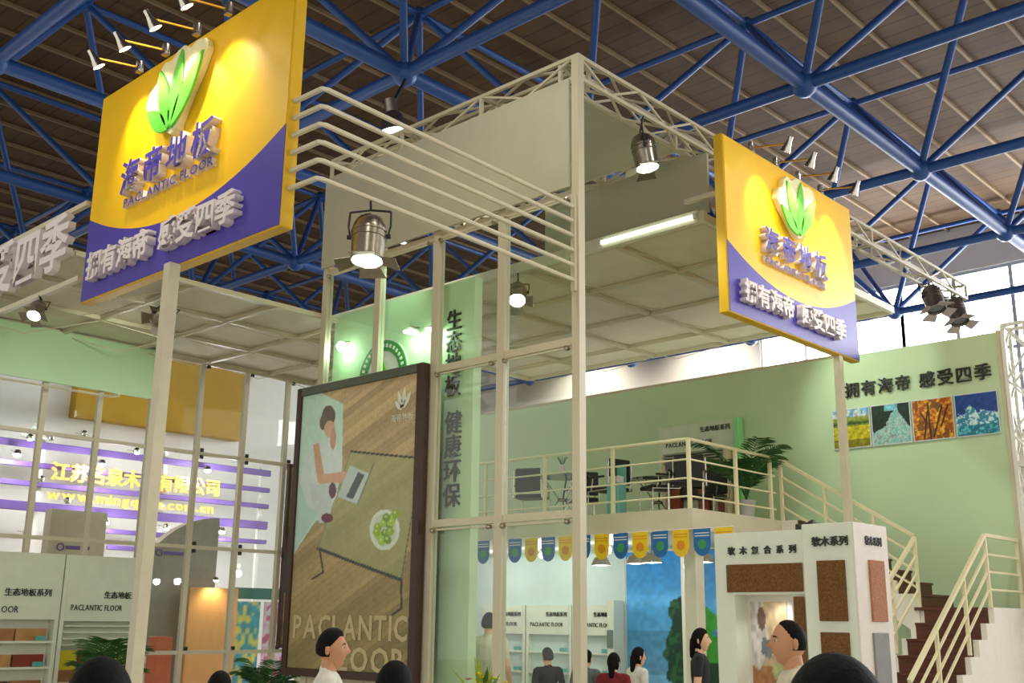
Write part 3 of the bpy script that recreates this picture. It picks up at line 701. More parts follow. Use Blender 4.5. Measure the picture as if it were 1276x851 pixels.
stair_rail('cream rail on the right side of the stairs and landing', [((2.48, YB+.1, .26), (2.48, 5.13, 1.97)), ((2.48, 5.13, 1.97), (2.48, 6.34, 1.97))],
           [(2.48, YB+.1, .2), (2.48, 3.35, .8), (2.48, 4.3, 1.4), (2.48, 5.13, 1.97), (2.48, 6.3, 1.97)])
stair_rail('cream rail on the left side of the lower stair flight', [((1.58, YB+.1, .26), (1.58, 5.1, 1.97))], [(1.58, YB+.1, .2), (1.58, 3.4, .85), (1.58, 4.3, 1.4), (1.58, 5.1, 1.97)])
stair_rail('cream rail climbing along the upper stair flight to the mezzanine', [((1.55, 5.16, 2.0), (-.4, 5.16, 3.2))], [(1.0, 5.16, 2.3), (.3, 5.16, 2.75), (-.38, 5.16, 3.2)])

# mezzanine display board
db = thing('display_board', 'white floor sample display with louvred shelf and red-brown panels on the mezzanine', 'display', (-2.4, 6.2, 3.2))
bx('board', (-3.35, 6.3, 3.2), (-1.72, 6.37, 5.05), mat('board_white', (214, 222, 196), .55), db)
bx('edge_strip', (-1.78, 6.2, 3.2), (-1.7, 6.37, 5.05), mat('board_green_edge', (150, 224, 150), .5), db)
text(db, '生态地板系列', (-2.5, 6.295, 4.93), (1, 0, 0), .1, LETB, .008, pitch=1.0, bold=.01)
text(db, 'PACLANTIC FLOOR', (-3.2, 6.295, 4.72), (1, 0, 0), .11, LETB, .008, width=.95)
for k in range(4): bx('louvre', (-3.1, 6.05, 4.5-k*.05), (-1.9, 6.25, 4.53-k*.05), mat('louvre_grey', (150, 150, 132), .5), db)
TERR = mat('terracotta_panel', (142, 70, 40), .5, var=.15, scale=6)
for x0, x1 in ((-3.05, -2.86), (-2.5, -2.3), (-2.12, -1.9)): bx('sample_panel', (x0, 6.18, 3.25), (x1, 6.28, 4.3), TERR, db)
bx('dark_panel', (-2.84, 6.2, 3.75), (-2.3, 6.27, 4.3), BLACK, db)
for x in (-3.1, -1.88): bx('upright', (x-.03, 6.05, 3.2), (x+.03, 6.28, 4.5), mat('upright_cream', (210, 196, 160), .5), db)

# ------------------------------------------------------------------ furniture on the mezzanine
def tubes(name, parent, paths, r, m):
    b = MB()
    for p in paths: b.tube(p, r, 7)
    return b.build(name, m, parent, smooth=True, local=True)
def office_chair(label, loc, rz):
    t = thing('cantilever_chair', label, 'chair', loc, rz or 1e-6, 'black chairs on the mezzanine')
    MB().box((-.22, -.22, .43), (.22, .22, .49)).build('seat', BLACK, t, bevel=.02, local=True)
    b = MB(); b.box((-.21, -.25, .52), (.21, -.21, .9)); b.build('backrest', BLACK, t, bevel=.015, local=True)
    for s in (-1, 1):
        tubes('side_frame', t, [[(s*.23, -.24, .85), (s*.24, -.23, .44), (s*.24, .2, .43), (s*.24, .22, .02), (s*.24, -.22, .015)]], .012, CHROME)
        MB().box((s*.24-.02, -.15, .62), (s*.24+.02, .15, .65)).build('armrest', BLACK, t, bevel=.008, local=True)
        tubes('armrest_post', t, [[(s*.24, .1, .62), (s*.24, .14, .43)]], .01, CHROME)
    tubes('floor_bar', t, [[(-.24, -.22, .015), (.24, -.22, .015)]], .012, CHROME)
    return t
for lb, loc, rz in (('black chair behind the left end of the mezzanine rail', (-4.05, 3.75, 3.2), .4), ('second black chair at the left mezzanine table', (-3.7, 4.6, 3.2), .9),
                    ('chrome-armed chair turned sideways at mid rail', (-2.45, 3.7, 3.2), 1.4), ('black chair right of the teal box', (-1.72, 3.95, 3.2), 2.6),
                    ('black chair near the plant end of the mezzanine', (-1.05, 3.7, 3.2), 3.6), ('black chair with its back to the display board', (-1.8, 5.4, 3.2), 3.1)):
    office_chair(lb, loc, rz)
def glass_table(label, loc, r=.42):
    t = thing('glass_table', label, 'table', loc, 1e-6, 'glass tables on the mezzanine')
    MB().lathe([(.001, .7), (r, .7), (r, .715), (.001, .715)], 28).build('table_top', mat('table_glass_dark', (58, 84, 82), .08), t, local=True)
    for k in range(3):
        a = k*2.094; tubes('leg', t, [[(r*.8*math.cos(a), r*.8*math.sin(a), .7), (.05*math.cos(a), .05*math.sin(a), .35), (r*.75*math.cos(a), r*.75*math.sin(a), .01)]], .014, CHROME)
    MB().lathe([(.06, .33), (.09, .35), (.06, .37), (.06, .33)], 14).build('ring', CHROME, t, local=True)
glass_table('low round glass table by the left mezzanine chairs', (-3.25, 3.55, 3.2)); glass_table('round glass table before the display board', (-2.3, 4.75, 3.2), .45)
tl = thing('brochure_box', 'teal brochure box standing on the mezzanine floor', 'box', (-2.15, 3.45, 3.2))
TEAL = mat('teal_card', (120, 186, 178), .5)
bx('box_body', (-2.27, 3.4, 3.2), (-2.05, 3.6, 3.72), TEAL, tl, .01); bx('header_card', (-2.27, 3.58, 3.72), (-2.05, 3.6, 4.0), TEAL, tl)
for k in range(4): bx('brochure', (-2.25+k*.05, 3.42, 3.7), (-2.22+k*.05, 3.56, 3.82), LETW, tl)
for lb, x, z in (('small flower vase on the low glass table', -3.25, 3.916),):
    t = thing('vase', lb, 'vase', (x, 3.55, z))
    MB().lathe([(.001, 0), (.05, 0), (.07, .06), (.04, .14), (.05, .18), (.045, .18), (.03, .14), (.001, .02)], 14).build('vase_body', LETW, t, smooth=True, M=Matrix.Translation((x, 3.55, z)))
    b = MB()
    for k in range(7): a = k*.9; b.tube([(x, 3.55, z+.15), (x+.08*math.cos(a), 3.55+.08*math.sin(a), z+.3)], .006, 5)
    b.build('sprigs', LEAF, t)

# ------------------------------------------------------------------ plants
def palm(label, loc, h, n, spread, m=LEAF, pot=True, seed=1, name='potted_palm'):
    r = random.Random(seed); t = thing(name, label, 'plant', loc, 1e-6)
    base = .3 if pot else .1
    if pot:
        MB().lathe([(.001, 0), (.1, 0), (.13, .26), (.15, .3), (.13, .3), (.11, .26), (.001, .25)], 18).build('pot', mat('plant_pot', (186, 186, 180), .4), t, smooth=True, local=True)
        MB().lathe([(.001, .27), (.118, .27), (.118, .26), (.001, .24)], 14).build('soil', mat('soil', (60, 44, 30), .9, var=.3, scale=40), t, local=True)
    for k in range(n):
        a = k*2.399+r.uniform(-.2, .2); out = spread*r.uniform(.55, 1); top = h*r.uniform(.62, 1)
        ctrl = []; S = 12
        for i in range(S+1):
            q = i/S; ctrl.append(Vector((math.cos(a)*out*q**1.25, math.sin(a)*out*q**1.25, base+(top-base)*(1.5*q-.62*q**2.6)/.95)))
        b = MB(); b.tube(ctrl, [.009*(1-.8*i/S) for i in range(S+1)], 5)
        side0 = Vector((-math.sin(a), math.cos(a), 0))
        for i in range(3, S+1):
            for sub in (0, .5):
                j = min(i+sub, S); i0 = int(j); i1 = min(i0+1, S); p = ctrl[i0].lerp(ctrl[i1], j-i0)
                d = (ctrl[i1]-ctrl[max(i0-1, 0)]).normalized(); L = h*.24*math.sin(math.pi*min(1, (j-2)/(S-1.4)))**.6+.03
                for s in (-1, 1):
                    e = (side0*s*.9+d*.75+Vector((0, 0, -.25+r.uniform(-.1, .1)))).normalized(); wv = d*.012*h/1.2+Vector((0, 0, .004))
                    tip = p+e*L+Vector((0, 0, -.12*L)); mid = p+e*L*.5
                    b.add([p-wv*.4, mid-wv, tip, mid+wv, p+wv*.4], [(0, 1, 3, 4), (1, 2, 3)])
        b.build('frond', m, t, local=True)
    return t
palm('potted palm with arching fronds at the mezzanine corner', (-.82, 4.9, 3.2), 1.25, 17, .75, seed=3)
palm('dark palm before the lower left sample shelves', (-7.6, -1.35, 0), 1.55, 13, .5, seed=5)
palm('green palm at the foot of the narrow poster', (-7.0, 1.0, 0), 1.2, 13, .55, seed=8)
fa = thing('flower_arrangement', 'yellow-green flower arrangement before the tower glass', 'flowers', (.7, -2.2, .0), 1e-6)
MB().lathe([(.001, 0), (.2, 0), (.22, .05), (.09, .1), (.08, .75), (.2, .82), (.22, .95), (.001, .93)], 20).build('stand', WHITE, fa, smooth=True, local=True)
rr = random.Random(4)
for k in range(46):
    a = rr.uniform(0, 6.28); o_ = rr.uniform(.03, .34); zt = 1.0+rr.uniform(.1, .45)*(1.1-o_)
    b = MB(); p0 = Vector((0, 0, .92)); p2v = Vector((o_*math.cos(a), o_*math.sin(a), zt)); s_ = Vector((-math.sin(a), math.cos(a), 0))*.022; mid = p0.lerp(p2v, .65)+Vector((0, 0, .05))
    b.add([p0-s_*.3, mid-s_, p2v, mid+s_, p0+s_*.3], [(0, 1, 3, 4), (1, 2, 3)]); b.build('leaf_blade', LEAFY if k % 3 else LEAF, fa, local=True)
FLR = [mat('blossom_yellow', (232, 206, 30), .6), mat('blossom_pink', (214, 110, 120), .6), mat('blossom_green', (170, 196, 50), .6)]
for k in range(30):
    a = rr.uniform(0, 6.28); o_ = rr.uniform(.05, .3); c = Vector((o_*math.cos(a), o_*math.sin(a), 1.02+rr.uniform(0, .28)*(1.2-2*o_)))
    b = MB()
    for q in range(6):
        g = q*1.047; e = Vector((math.cos(g), math.sin(g), .5))*.04; s_ = Vector((-math.sin(g), math.cos(g), 0))*.018
        b.add([c, c+e*.6-s_, c+e, c+e*.6+s_], [(0, 1, 2, 3)])
    b.build('blossom', FLR[0 if k % 3 else (1 if k % 2 else 2)], fa, local=True)

# ------------------------------------------------------------------ under the mezzanine
def backdrop(nx=110, ny=90):
    Xg, Yg = np.meshgrid(np.linspace(0, 1, nx), np.linspace(0, 1, ny)); im = np.zeros((ny, nx, 3))
    t = Yg[..., None]; im[:] = np.array((40, 140, 216))*(1-t)+np.array((140, 196, 226))*t
    cl = smooth_noise(nx, ny, .08, 61); im += np.clip(np.exp(-((Yg-.3)/.06)**2)*cl, 0, 1)[..., None]*70
    im[(Yg > .45) & (Yg < .7)] *= .86
    nz = smooth_noise(nx, ny, .5, 62); n2 = smooth_noise(nx, ny, .18, 63)
    m = (((Xg-.325)/.1)**2+((Yg-.56)/.3)**2 < .55+.9*n2); im[m] = (20, 62, 44); im[m & (nz > .6)] = (36, 92, 52)
    im[(np.abs(Xg-.325) < .008) & (Yg > .8)] = (50, 40, 24)
    g = Yg > .86+.04*n2; im[g] = (24, 84, 60); im[g & (nz > .6)] = (40, 120, 70)
    r = (Xg > .44) & (Yg > .3+.2*n2); im[r] = (60, 160, 50); im[r & (Yg > .62)] = (20, 70, 36)
    return np.clip(im*(.92+.16*nz[..., None]), 0, 255)
bd = thing('scenic_backdrop', 'blue sky and dark tree printed backdrop under the mezzanine', 'backdrop', (-2.4, 6.3, 0))
bx('board', (-4.15, 6.33, 0), (-.5, 6.37, 2.95), WHITE, bd)
print_panel('backdrop_print', backdrop(), (-4.13, 6.322, .02), (1, 0, 0), 3.6, 2.9, bd, thick=.004)

tag(bx('back_board', (-8.0, 6.34, 0), (-4.17, 6.398, 2.93), mat('teal_white_board', (204, 220, 216), .6, var=.03)), 'pale teal-white board behind the shelves under the mezzanine', 'panel')
SH = mat('display_white', (222, 226, 208), .5, var=.03); WOODS = [mat('sample_oak', (186, 138, 84), .4, var=.2, scale=4, stretch=(1, 1, 9)), mat('sample_red', (132, 56, 32), .4, var=.2, scale=4), mat('sample_walnut', (92, 62, 42), .4, var=.2, scale=4), mat('sample_tan', (164, 112, 74), .4, var=.2, scale=4)]
YB2 = mat('sample_yellow', (222, 206, 40), .5, var=.05); TAGB = mat('price_tag_teal', (90, 170, 160), .5)
def shelf_unit(label, O, xd, W, H, head, chars, latin, seed, style=0, D=.4):
    """display unit seen from its front; O lower left corner of the front face"""
    r = random.Random(seed); F = frame_matrix(O, xd, (0, 0, 1))
    t = thing('display_shelf', label, 'display shelf', tuple(Vector(O)+Vector(xd)*W/2), group='floor sample shelves')
    P = lambda lo, hi, nm, m: MB().box(lo, hi).build(nm, m, t, M=F)
    P((0, 0, -D), (W, H, -D+.03), 'back_panel', SH); P((0, 0, -D), (.06, H, 0), 'side_panel', SH); P((W-.06, 0, -D), (W, H, 0), 'side_panel', SH)
    P((.06, head, -D), (W-.06, H, .01), 'header_board', SH)
    if style == 1:
        for k in range(4): P((.08, head-.08-k*.09, -.1), (W-.08, head-.06-k*.09, -.02), 'slat', SH)
        for k in range(4): P((.1+k*(W-.2)/4, head-.85, -D+.06), (.06+(k+1)*(W-.2)/4, head-.42, -D+.09), 'sample_board', YB2 if k != 1 else WOODS[1])
        zs = [head-.9, head-1.3]
    else: zs = [head-.33-.36*k for k in range(4)]
    for z in zs:
        if z < .15: continue
        P((.06, z, -D+.03), (W-.06, z+.03, 0), 'shelf', SH)
        n = 3 if style == 0 else 4
        for k in range(n):
            MB().box((.09+k*(W-.18)/n, z+.03, -D+.06), (.06+(k+1)*(W-.18)/n, z+.2, -D+.11)).build('sample_plank', WOODS[(k+seed+int(z*7)) % 4], t, M=F)
        P((W-.3, z+.035, -.04), (W-.14, z+.1, -.02), 'price_tag', TAGB)
    FP = lambda x, z: tuple(F @ Vector((x, z, .011)))
    text(t, chars[0], FP(chars[1], chars[2]), xd, chars[3], LETB, .012, bold=.012)
    if latin: text(t, latin[0], FP(latin[1], latin[2]), xd, latin[3], LETB, .01, width=latin[4])
    return t
shelf_unit('left-most floor sample shelf below the pale green fascia', (-8.45, -3.35, 0), (0, 1, 0), 1.6, 2.62, 1.68, ('生态地板系列', .76, 2.06, .115), ('PACLANTIC FLOOR', -.02, 1.82, .13, 1.02), 1, D=.2)
shelf_unit('floor sample shelf with yellow boards just left of the sign pole', (-8.45, -1.73, 0), (0, 1, 0), 1.38, 2.62, 1.66, ('生态地板系列', .64, 2.05, .11), ('PACLANTIC FLOOR', .14, 1.86, .12, .82), 2, 1, D=.2)
for i, (x, W) in enumerate(((-7.55, 1.1), (-6.42, 1.1), (-5.3, .95))):
    shelf_unit('sample shelf under the mezzanine, %s from the green partition' % ('first', 'second', 'third')[i], (x, 6.25, 0), (1, 0, 0), W, 2.02, 1.5, ('生态地板系列', .5, 1.86, .085), ('PACLANTIC FLOOR', .12, 1.68, .1, .8), 5+i)
cb = thing('sample_cabinet', 'narrow grey-green sample cabinet beside the blue backdrop', 'cabinet', (-4.18, 6.2, 0))
bx('cabinet_body', (-4.32, 6.0, 0), (-4.17, 6.3, 2.1), SH, cb, .01); bx('cabinet_face', (-4.31, 5.985, 1.3), (-4.18, 6.0, 1.6), mat('grey_green_face', (110, 130, 120), .5), cb)

# pennants along the deck edge
PB = mat('pennant_blue', (34, 104, 170), .6); PY = mat('pennant_yellow', (238, 196, 24), .6); PG = mat('pennant_green', (60, 150, 90), .6); PO = mat('pennant_orange', (224, 140, 30), .6)
tag(MB().tube([(-5.4, 2.765, 2.925), (-2.2, 2.765, 2.915), (.25, 2.765, 2.925)], .006, 5).build('bunting_line', LETW), 'thin white cord stringing the blue and yellow pennants', 'bunting')
for k in range(14):
    x = -4.16+.328*k; blue = k % 2 == 0; W = .13
    poly = [(-W, 0), (-W, -.2)]+[(-W*math.cos(a), -.2-.15*math.sin(a)) for a in np.linspace(.2, math.pi-.2, 9)]+[(W, -.2), (W, 0)]
    t = thing('pennant', '%s round-ended pennant, %s from the left under the mezzanine edge' % ('blue' if blue else 'yellow', ORD[k]), 'pennant', (x, 2.765, 2.92), group='pennants along the mezzanine')
    F = frame_matrix((x, 2.762, 2.92), (1, 0, 0), (0, 0, 1)) @ Matrix.Rotation(random.uniform(-.05, .05), 4, 'Y')
    clo = MB().prism(poly, 0, .004).build('cloth', PB if blue else PY, t, M=F)
    for dz in (.05, .085): nest(MB().box((-W*.85, -dz-.012, .004), (W*.85, -dz, .006)).build('stripe', LETW if blue else PO, t, M=F), clo)
    nest(MB().prism([(.07*math.cos(a), -.2+.065*math.sin(a)) for a in np.linspace(0, 2*math.pi, 9)[:-1]], .004, .006).build('badge', PG if blue else PO, t, M=F), clo)

DOMEM = mat('pendant_steel', (190, 186, 176), .3, .9, var=.05)
for i, (x, y) in enumerate(((-2.7, 3.8), (-1.98, 3.7), (-1.62, 3.6), (-.95, 3.9))):
    z = 2.62
    t = thing('pendant_lamp', 'steel bowl pendant lamp, %s from the left under the mezzanine' % ORD[i], 'pendant lamp', (x, y, 2.98), group='pendant lamps under the mezzanine')
    bar('cord', t, (x, y, z+.1), (x, y, 2.98), .01, BLACK)
    MB().lathe([(.001, .12), (.03, .12), (.035, .08), (.1, .05), (.14, -.03), (.15, -.06), (.142, -.06), (.13, -.03), (.09, .03), (.001, .05)], 20).build('shade', DOMEM, t, smooth=True, M=Matrix.Translation((x, y, z)))
    MB().lathe([(.001, -.06), (.03, -.05), (.04, -.02), (.025, .02), (.001, .03)], 12).build('bulb', LENS, t, smooth=True, M=Matrix.Translation((x, y, z)))
    point_light('pendant_light', (x, y, z-.12), 14, (.97, 1, .97), .08, t)
for i, x in enumerate((-3.4, -6.8, -5.3)):
    t = thing('bare_bulb', 'bare bright bulb on the ceiling above the sample shelves, %s' % ('right', 'left', 'middle')[i], 'bulb', (x, 4.9 if i == 0 else 5.4, 2.98))
    y = 4.9 if i == 0 else 5.4
    MB().lathe([(.001, .0), (.03, 0), (.03, -.06), (.001, -.06)], 10).build('socket', LETW, t, M=Matrix.Translation((x, y, 2.98)))
    MB().lathe([(.001, -.06), (.03, -.07), (.05, -.11), (.03, -.16), (.001, -.17)], 12).build('globe', LENS, t, smooth=True, M=Matrix.Translation((x, y, 2.98)))
    point_light('bulb_light', (x, y, 2.7), 16, (.95, 1, 1), .08, t)

# ------------------------------------------------------------------ kiosk of cork samples
kx0, kx1, ky0, ky1, kz = 2.15, 3.5, -.69, -.09, 2.55
ki = thing('sample_kiosk', 'white kiosk with cork panels and doorway left of the stairs', 'kiosk', (2.8, -.4, 0))
KW = mat('kiosk_white', (224, 230, 214), .5, var=.03); KP = mat('kiosk_side_white', (232, 224, 216), .5, var=.03)
bx('post', (kx0, ky0, 0), (2.34, ky1, 1.99), KW, ki); bx('lintel', (kx0, ky0, 1.99), (3.04, ky1, 2.53), KW, ki)
bx('post', (2.89, ky0+.02, 0), (3.04, ky1, 1.99), KW, ki); bx('corner_box', (3.04, ky0-.03, 0), (3.5, ky1, 2.57), KW, ki, .006)
bx('back_panel', (2.34, ky0+.2, 0), (2.89, ky0+.24, 1.99), KP, ki); bx('plinth', (2.34, ky0+.05, 0), (2.89, ky0+.2, .25), KW, ki)
bx('side_skin', (3.5, ky0-.03, 0), (3.512, ky1, 2.57), KP, ki)
def pic(nx=36, ny=54):
    Xg, Yg = np.meshgrid(np.linspace(0, 1, nx), np.linspace(0, 1, ny)); im = np.zeros((ny, nx, 3)); n = smooth_noise(nx, ny, .3, 71)
    im[:] = (190, 168, 132); im[Yg > .55] = (172, 118, 70); im[inpoly(Xg, Yg, [(0, 0), (.35, 0), (.5, .4), (.2, .6), (0, .55)])] = (206, 202, 196)
    im[inell(Xg, Yg, .3, .15, .12, .1)] = (120, 90, 80); im[inpoly(Xg, Yg, [(.3, .3), (.6, .35), (.5, .5), (.25, .45)])] = (110, 116, 120); im[inell(Xg, Yg, .7, .6, .16, .08)] = (170, 180, 120)
    return im*(.85+.3*n[..., None])
print_panel('inner_print', pic(), (2.38, ky0+.19, .95), (1, 0, 0), .36, .98, ki)
for (x0, x1, z0, z1) in ((2.27, 3.02, 2.01, 2.25), (2.92, 3.02, 1.2, 1.97), (3.17, 3.42, 1.77, 2.26), (3.17, 3.42, .95, 1.68)):
    bx('cork_panel', (x0, ky0-(.05 if x0 > 3.1 else .015), z0), (x1, ky0-.005, z1), CORK, ki, .004)
bx('cork_panel', (3.505, -.49, 1.77), (3.53, -.21, 2.27), CORK2, ki, .004); bx('grey_panel', (3.505, -.5, .95), (3.53, -.22, 1.68), mat('grey_sample', (140, 138, 136), .6, var=.1), ki, .004)
text(ki, '软木复合系列', (2.29, ky0-.002, 2.37), (1, 0, 0), .075, LETB, .015, pitch=1.62, bold=.015)
text(ki, '软木系列', (3.13, ky0-.032, 2.42), (1, 0, 0), .085, LETB, .015, pitch=.98, bold=.015)
text(ki, '软木系列', (3.513, -.53, 2.43), (0, 1, 0), .08, LETB, .01, pitch=.98, bold=.012)
spot_light('kiosk_niche_light', (2.72, ky0+.08, 1.95), (2.65, ky0+.2, 1.2), 5, 130, (1, .95, .9), .8, .05, ki)
cl = thing('clip_lamp', 'small dark clip lamp lying on the kiosk top', 'lamp', (2.95, -.45, 2.53))
bx('lamp_base', (2.86, -.5, 2.53), (2.94, -.42, 2.6), BLACK, cl, .01); MB().tube([(2.94, -.46, 2.58), (3.02, -.46, 2.6), (3.03, -.46, 2.6)], [.02, .035, .03], 10).build('lamp_head', BLACK, cl, smooth=True)

# ------------------------------------------------------------------ left side: glazing, lettered rail
lg_ = thing('side_glazing', 'cream framed glass screen on the left between booth and neighbours', 'glass screen', (-8.7, 0, 0))
MY = [-3.75, -2.25, -1.36, -.47, .42, 1.31, 2.2, 2.78]
for y in MY: bar('mullion', lg_, (-8.7, y, 0), (-8.7, y, 6.0), .08, FRAME)
for i in range(len(MY)-1):
    for z in (5.98, 4.42, 2.86, 1.18): bar('transom', lg_, (-8.7, MY[i]+.04, z), (-8.7, MY[i+1]-.04, z), .06, FRAME)
    for z0, z1 in ((1.22, 2.82), (2.9, 4.38), (4.46, 5.94)):
        bx('glass_pane', (-8.705, MY[i]+.04, z0), (-8.695, MY[i+1]-.04, z1), GLASS, lg_)
        for zz in (z0+.02, z1-.02):
            if MY[i] > -.5: MB().box((-.02, -.03, -.03), (.02, .03, .03)).build('glass_clamp', BLACK, lg_, bevel=.006, M=Matrix.Translation((-8.665, MY[i]+.09, zz)))
tag(bx('green_fascia', (-8.64, -3.75, 5.19), (-8.58, -.42, 6.0), GREENW), 'pale green hanging fascia board inside the left canopy', 'panel')
fb = MB(); fb.tube([(-8.5, -3.7, 5.1), (-8.5, -1.3, 5.1), (-8.3, -1.25, 5.1)], .02, 6)
tag(fb.build('drop_bar', FRAME), 'thin cream bar hung below the left green fascia', 'bar')
lr = thing('lettered_rail', 'two cream rails carrying big white letters at the left edge', 'sign', (-6.9, -3.85, 5.58))
bar('rail', lr, (-10.5, -3.85, 6.52), (-4.4, -3.85, 6.52), .06, FRAME); bar('rail', lr, (-10.5, -3.85, 5.58), (-4.4, -3.85, 5.58), .06, FRAME)
bar('post', lr, (-8.65, -3.85, 0), (-8.65, -3.85, 6.5), .08, FRAME)
text(lr, '感受四季', (-7.5, -3.92, 6.08), (1, 0, 0), .74, LETW, .09, pitch=1.02, bold=.025)
text(lr, '海帝', (-9.4, -3.92, 6.08), (1, 0, 0), .74, LETW, .09, pitch=1.02, bold=.025)

# ------------------------------------------------------------------ the neighbouring stand
NW = mat('neighbour_white', (236, 230, 226), .6, var=.02); NP = mat('neighbour_purple', (112, 84, 158), .45, var=.05); GOLD = mat('gold_letter_glow', (222, 176, 84), .35, .3, var=.05, emit=(255, 206, 96), estr=.8)  # gold letters emit to imitate lamplight falling on them
NYEL = mat('mustard_board', (178, 136, 10), .6, var=.06, scale=1.5)
tag(bx('partition_wall', (-14.5, -6, 0), (-14.3, 7.5, 8.6), NW), 'plain white back partition of the neighbouring stand', 'partition')
for i, (y0, y1) in enumerate(((.72, 2.62), (2.75, 4.75))):
    tag(bx('mustard_panel', (-14.296, y0, 5.72), (-14.02, y1, 7.9), NYEL), 'mustard yellow hanging board, %s of the pair behind the left glazing' % ('left', 'right')[i], 'panel')
def gradpan(): pass
ps = thing('purple_sign', 'purple slatted sign with gold company name of the neighbouring stand', 'sign', (-13.0, 1.4, 3.6))
for z, h, y0, y1 in ((4.88, .13, -4, 4.9), (4.5, .1, -4, 4.9), (4.14, .1, -4, 4.9), (3.72, .17, -4, 4.9), (3.36, .09, 1.0, 4.9), (3.05, .09, 1.2, 3.6)):
    bx('purple_slat', (-13.05, y0, z-h/2), (-12.97, y1, z+h/2), NP, ps, .01)
for y in (-2.6, -.3, 2.3, 4.7): bx('upright', (-13.14, y, 0), (-13.06, y+.08, 5.1), NW, ps)
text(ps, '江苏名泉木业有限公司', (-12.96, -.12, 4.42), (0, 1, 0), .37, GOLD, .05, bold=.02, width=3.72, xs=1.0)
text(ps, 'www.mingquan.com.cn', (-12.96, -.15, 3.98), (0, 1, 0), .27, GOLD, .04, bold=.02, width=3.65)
for i, (y, z) in enumerate(((.75, 4.62), (.95, 3.5), (3.1, 4.75), (3.55, 3.5), (-.9, 4.62))):
    t = thing('strip_lamp', 'white lamp lighting the purple sign, %s' % ('upper left', 'lower left', 'upper right', 'lower right', 'far left')[i], 'lamp', (-12.7, y, z), group='lamps on the purple sign')
    bar('bracket', t, (-12.97, y, z+.1), (-12.72, y, z+.05), .02, CHROME)
    MB().lathe([(.001, .08), (.05, .08), (.08, 0), (.07, 0), (.001, .04)], 12).build('lamp_head', CHROME, t, smooth=True, M=Matrix.Translation((-12.68, y, z)))
    MB().lathe([(.001, 0), (.07, .0), (.06, -.04), (.001, -.06)], 12).build('lamp_lens', LENS, t, smooth=True, M=Matrix.Translation((-12.68, y, z)))
    point_light('strip_lamp_light', (-12.5, y, z-.1), 60, (1, .97, 1), .1, t)
r3 = random.Random(9)
for i, (px, z) in enumerate(((-.75, 4.95), (.28, 5.15), (-.35, 5.0), (1.4, 4.95), (-.45, 4.2), (.1, 3.85), (-.6, 3.2), (-.1, 3.05), (.45, 3.1), (2.2, 3.5))):
    t = thing('chrome_spot', 'small chrome globe spotlight, %s along the purple sign' % ORD[i], 'spotlight', (-12.6, px, z), group='chrome globe spots of the neighbouring stand')
    bar('stem', t, (-12.97, px, z+.05), (-12.62, px, z), .015, CHROME); ball('globe', t, (-12.58, px, z), .065, CHROME)
    MB().lathe([(.001, -.06), (.04, -.06), (.045, -.04), (.001, -.03)], 10).build('lens', LENS if i % 3 == 0 else CHROME, t, M=Matrix.Translation((-12.56, px, z-.01)))
BEIGE = mat('neighbour_beige', (206, 190, 168), .5, var=.05); GREYC = mat('neighbour_grey', (160, 150, 138), .4, var=.06)
for lb, y0, y1, z1, m in (('beige slab column with small purple logo behind the sample shelves', -.75, .28, 3.55, BEIGE), ('tall grey slab column with curved top behind the glass screen', 1.15, 2.62, 3.62, GREYC)):
    t = thing('slab_column', lb, 'column', (-11.4, (y0+y1)/2, 0))
    prof = [(y0, 0), (y1, 0), (y1, z1)]+[(y0+(y1-y0)*(1-u), z1-.75*u**2.2) for u in np.linspace(.1, 1, 8)] if m is GREYC else [(y0, 0), (y1, 0), (y1, z1), (y0, z1)]
    MB().prism(prof, -.25, .0).build('slab', m, t, M=Matrix(((0, 0, 1, -11.3), (1, 0, 0, 0), (0, 1, 0, 0), (0, 0, 0, 1))))
    MB().lathe([(.05, 0), (.07, 0), (.07, .012), (.05, .012), (.05, 0)], 16).build('logo_ring', NP, t, M=frame_matrix((-11.295, y0+.22, 2.9), (0, 1, 0), (0, 0, 1)))
    bx('logo_bar', (-11.3, y0+.32, 2.87), (-11.285, y0+.75, 2.93), NP, t)
op = thing('orange_panel', 'warm lit orange panel with a small lamp behind the glass screen', 'panel', (-11.2, 2.4, 0))
bx('board', (-11.05, 1.9, .3), (-10.98, 2.95, 2.28), mat('orange_board', (236, 176, 112), .5, var=.04), op); bx('plinth', (-11.1, 1.88, 0), (-10.93, 2.97, .3), GREYC, op)
MB().lathe([(.001, .06), (.03, .06), (.06, 0), (.001, .02)], 12).build('lamp_shade', CHROME, op, M=Matrix.Translation((-10.85, 2.35, 2.42)))
MB().lathe([(.001, 0), (.05, 0), (.03, -.03), (.001, -.04)], 12).build('lamp_lens', LENSW, op, M=Matrix.Translation((-10.85, 2.35, 2.42)))
spot_light('orange_panel_light', (-10.78, 2.35, 2.38), (-11.05, 2.4, 1.7), 26, 120, (1, .75, .42), .8, .05, op)
TEALD = mat('banner_green', (40, 104, 84), .5)
for i, (y0, c1, c2) in enumerate(((3.35, (70, 160, 176), (196, 190, 90)), (4.0, (214, 190, 206), (180, 80, 110)))):
    t = thing('banner_stand', '%s advertising banner under the green strip behind the glass screen' % ('teal', 'pink')[i], 'banner', (-11.6, y0+.28, 0))
    n_ = smooth_noise(14, 40, .4, 80+i)[..., None]; im = np.where(n_ > .62, np.array(c2), np.array(c1))*(.85+.3*n_)
    print_panel('banner_print', np.clip(im, 0, 255), (-11.6, y0, .1), (0, 1, 0), .56, 1.95, t); bx('banner_base', (-11.68, y0, 0), (-11.52, y0+.56, .1), CHROME, t, .01)
tag(bx('green_strip', (-11.68, 3.2, 2.1), (-11.6, 4.9, 2.32), TEALD), 'dark green header strip over the banners', 'panel')
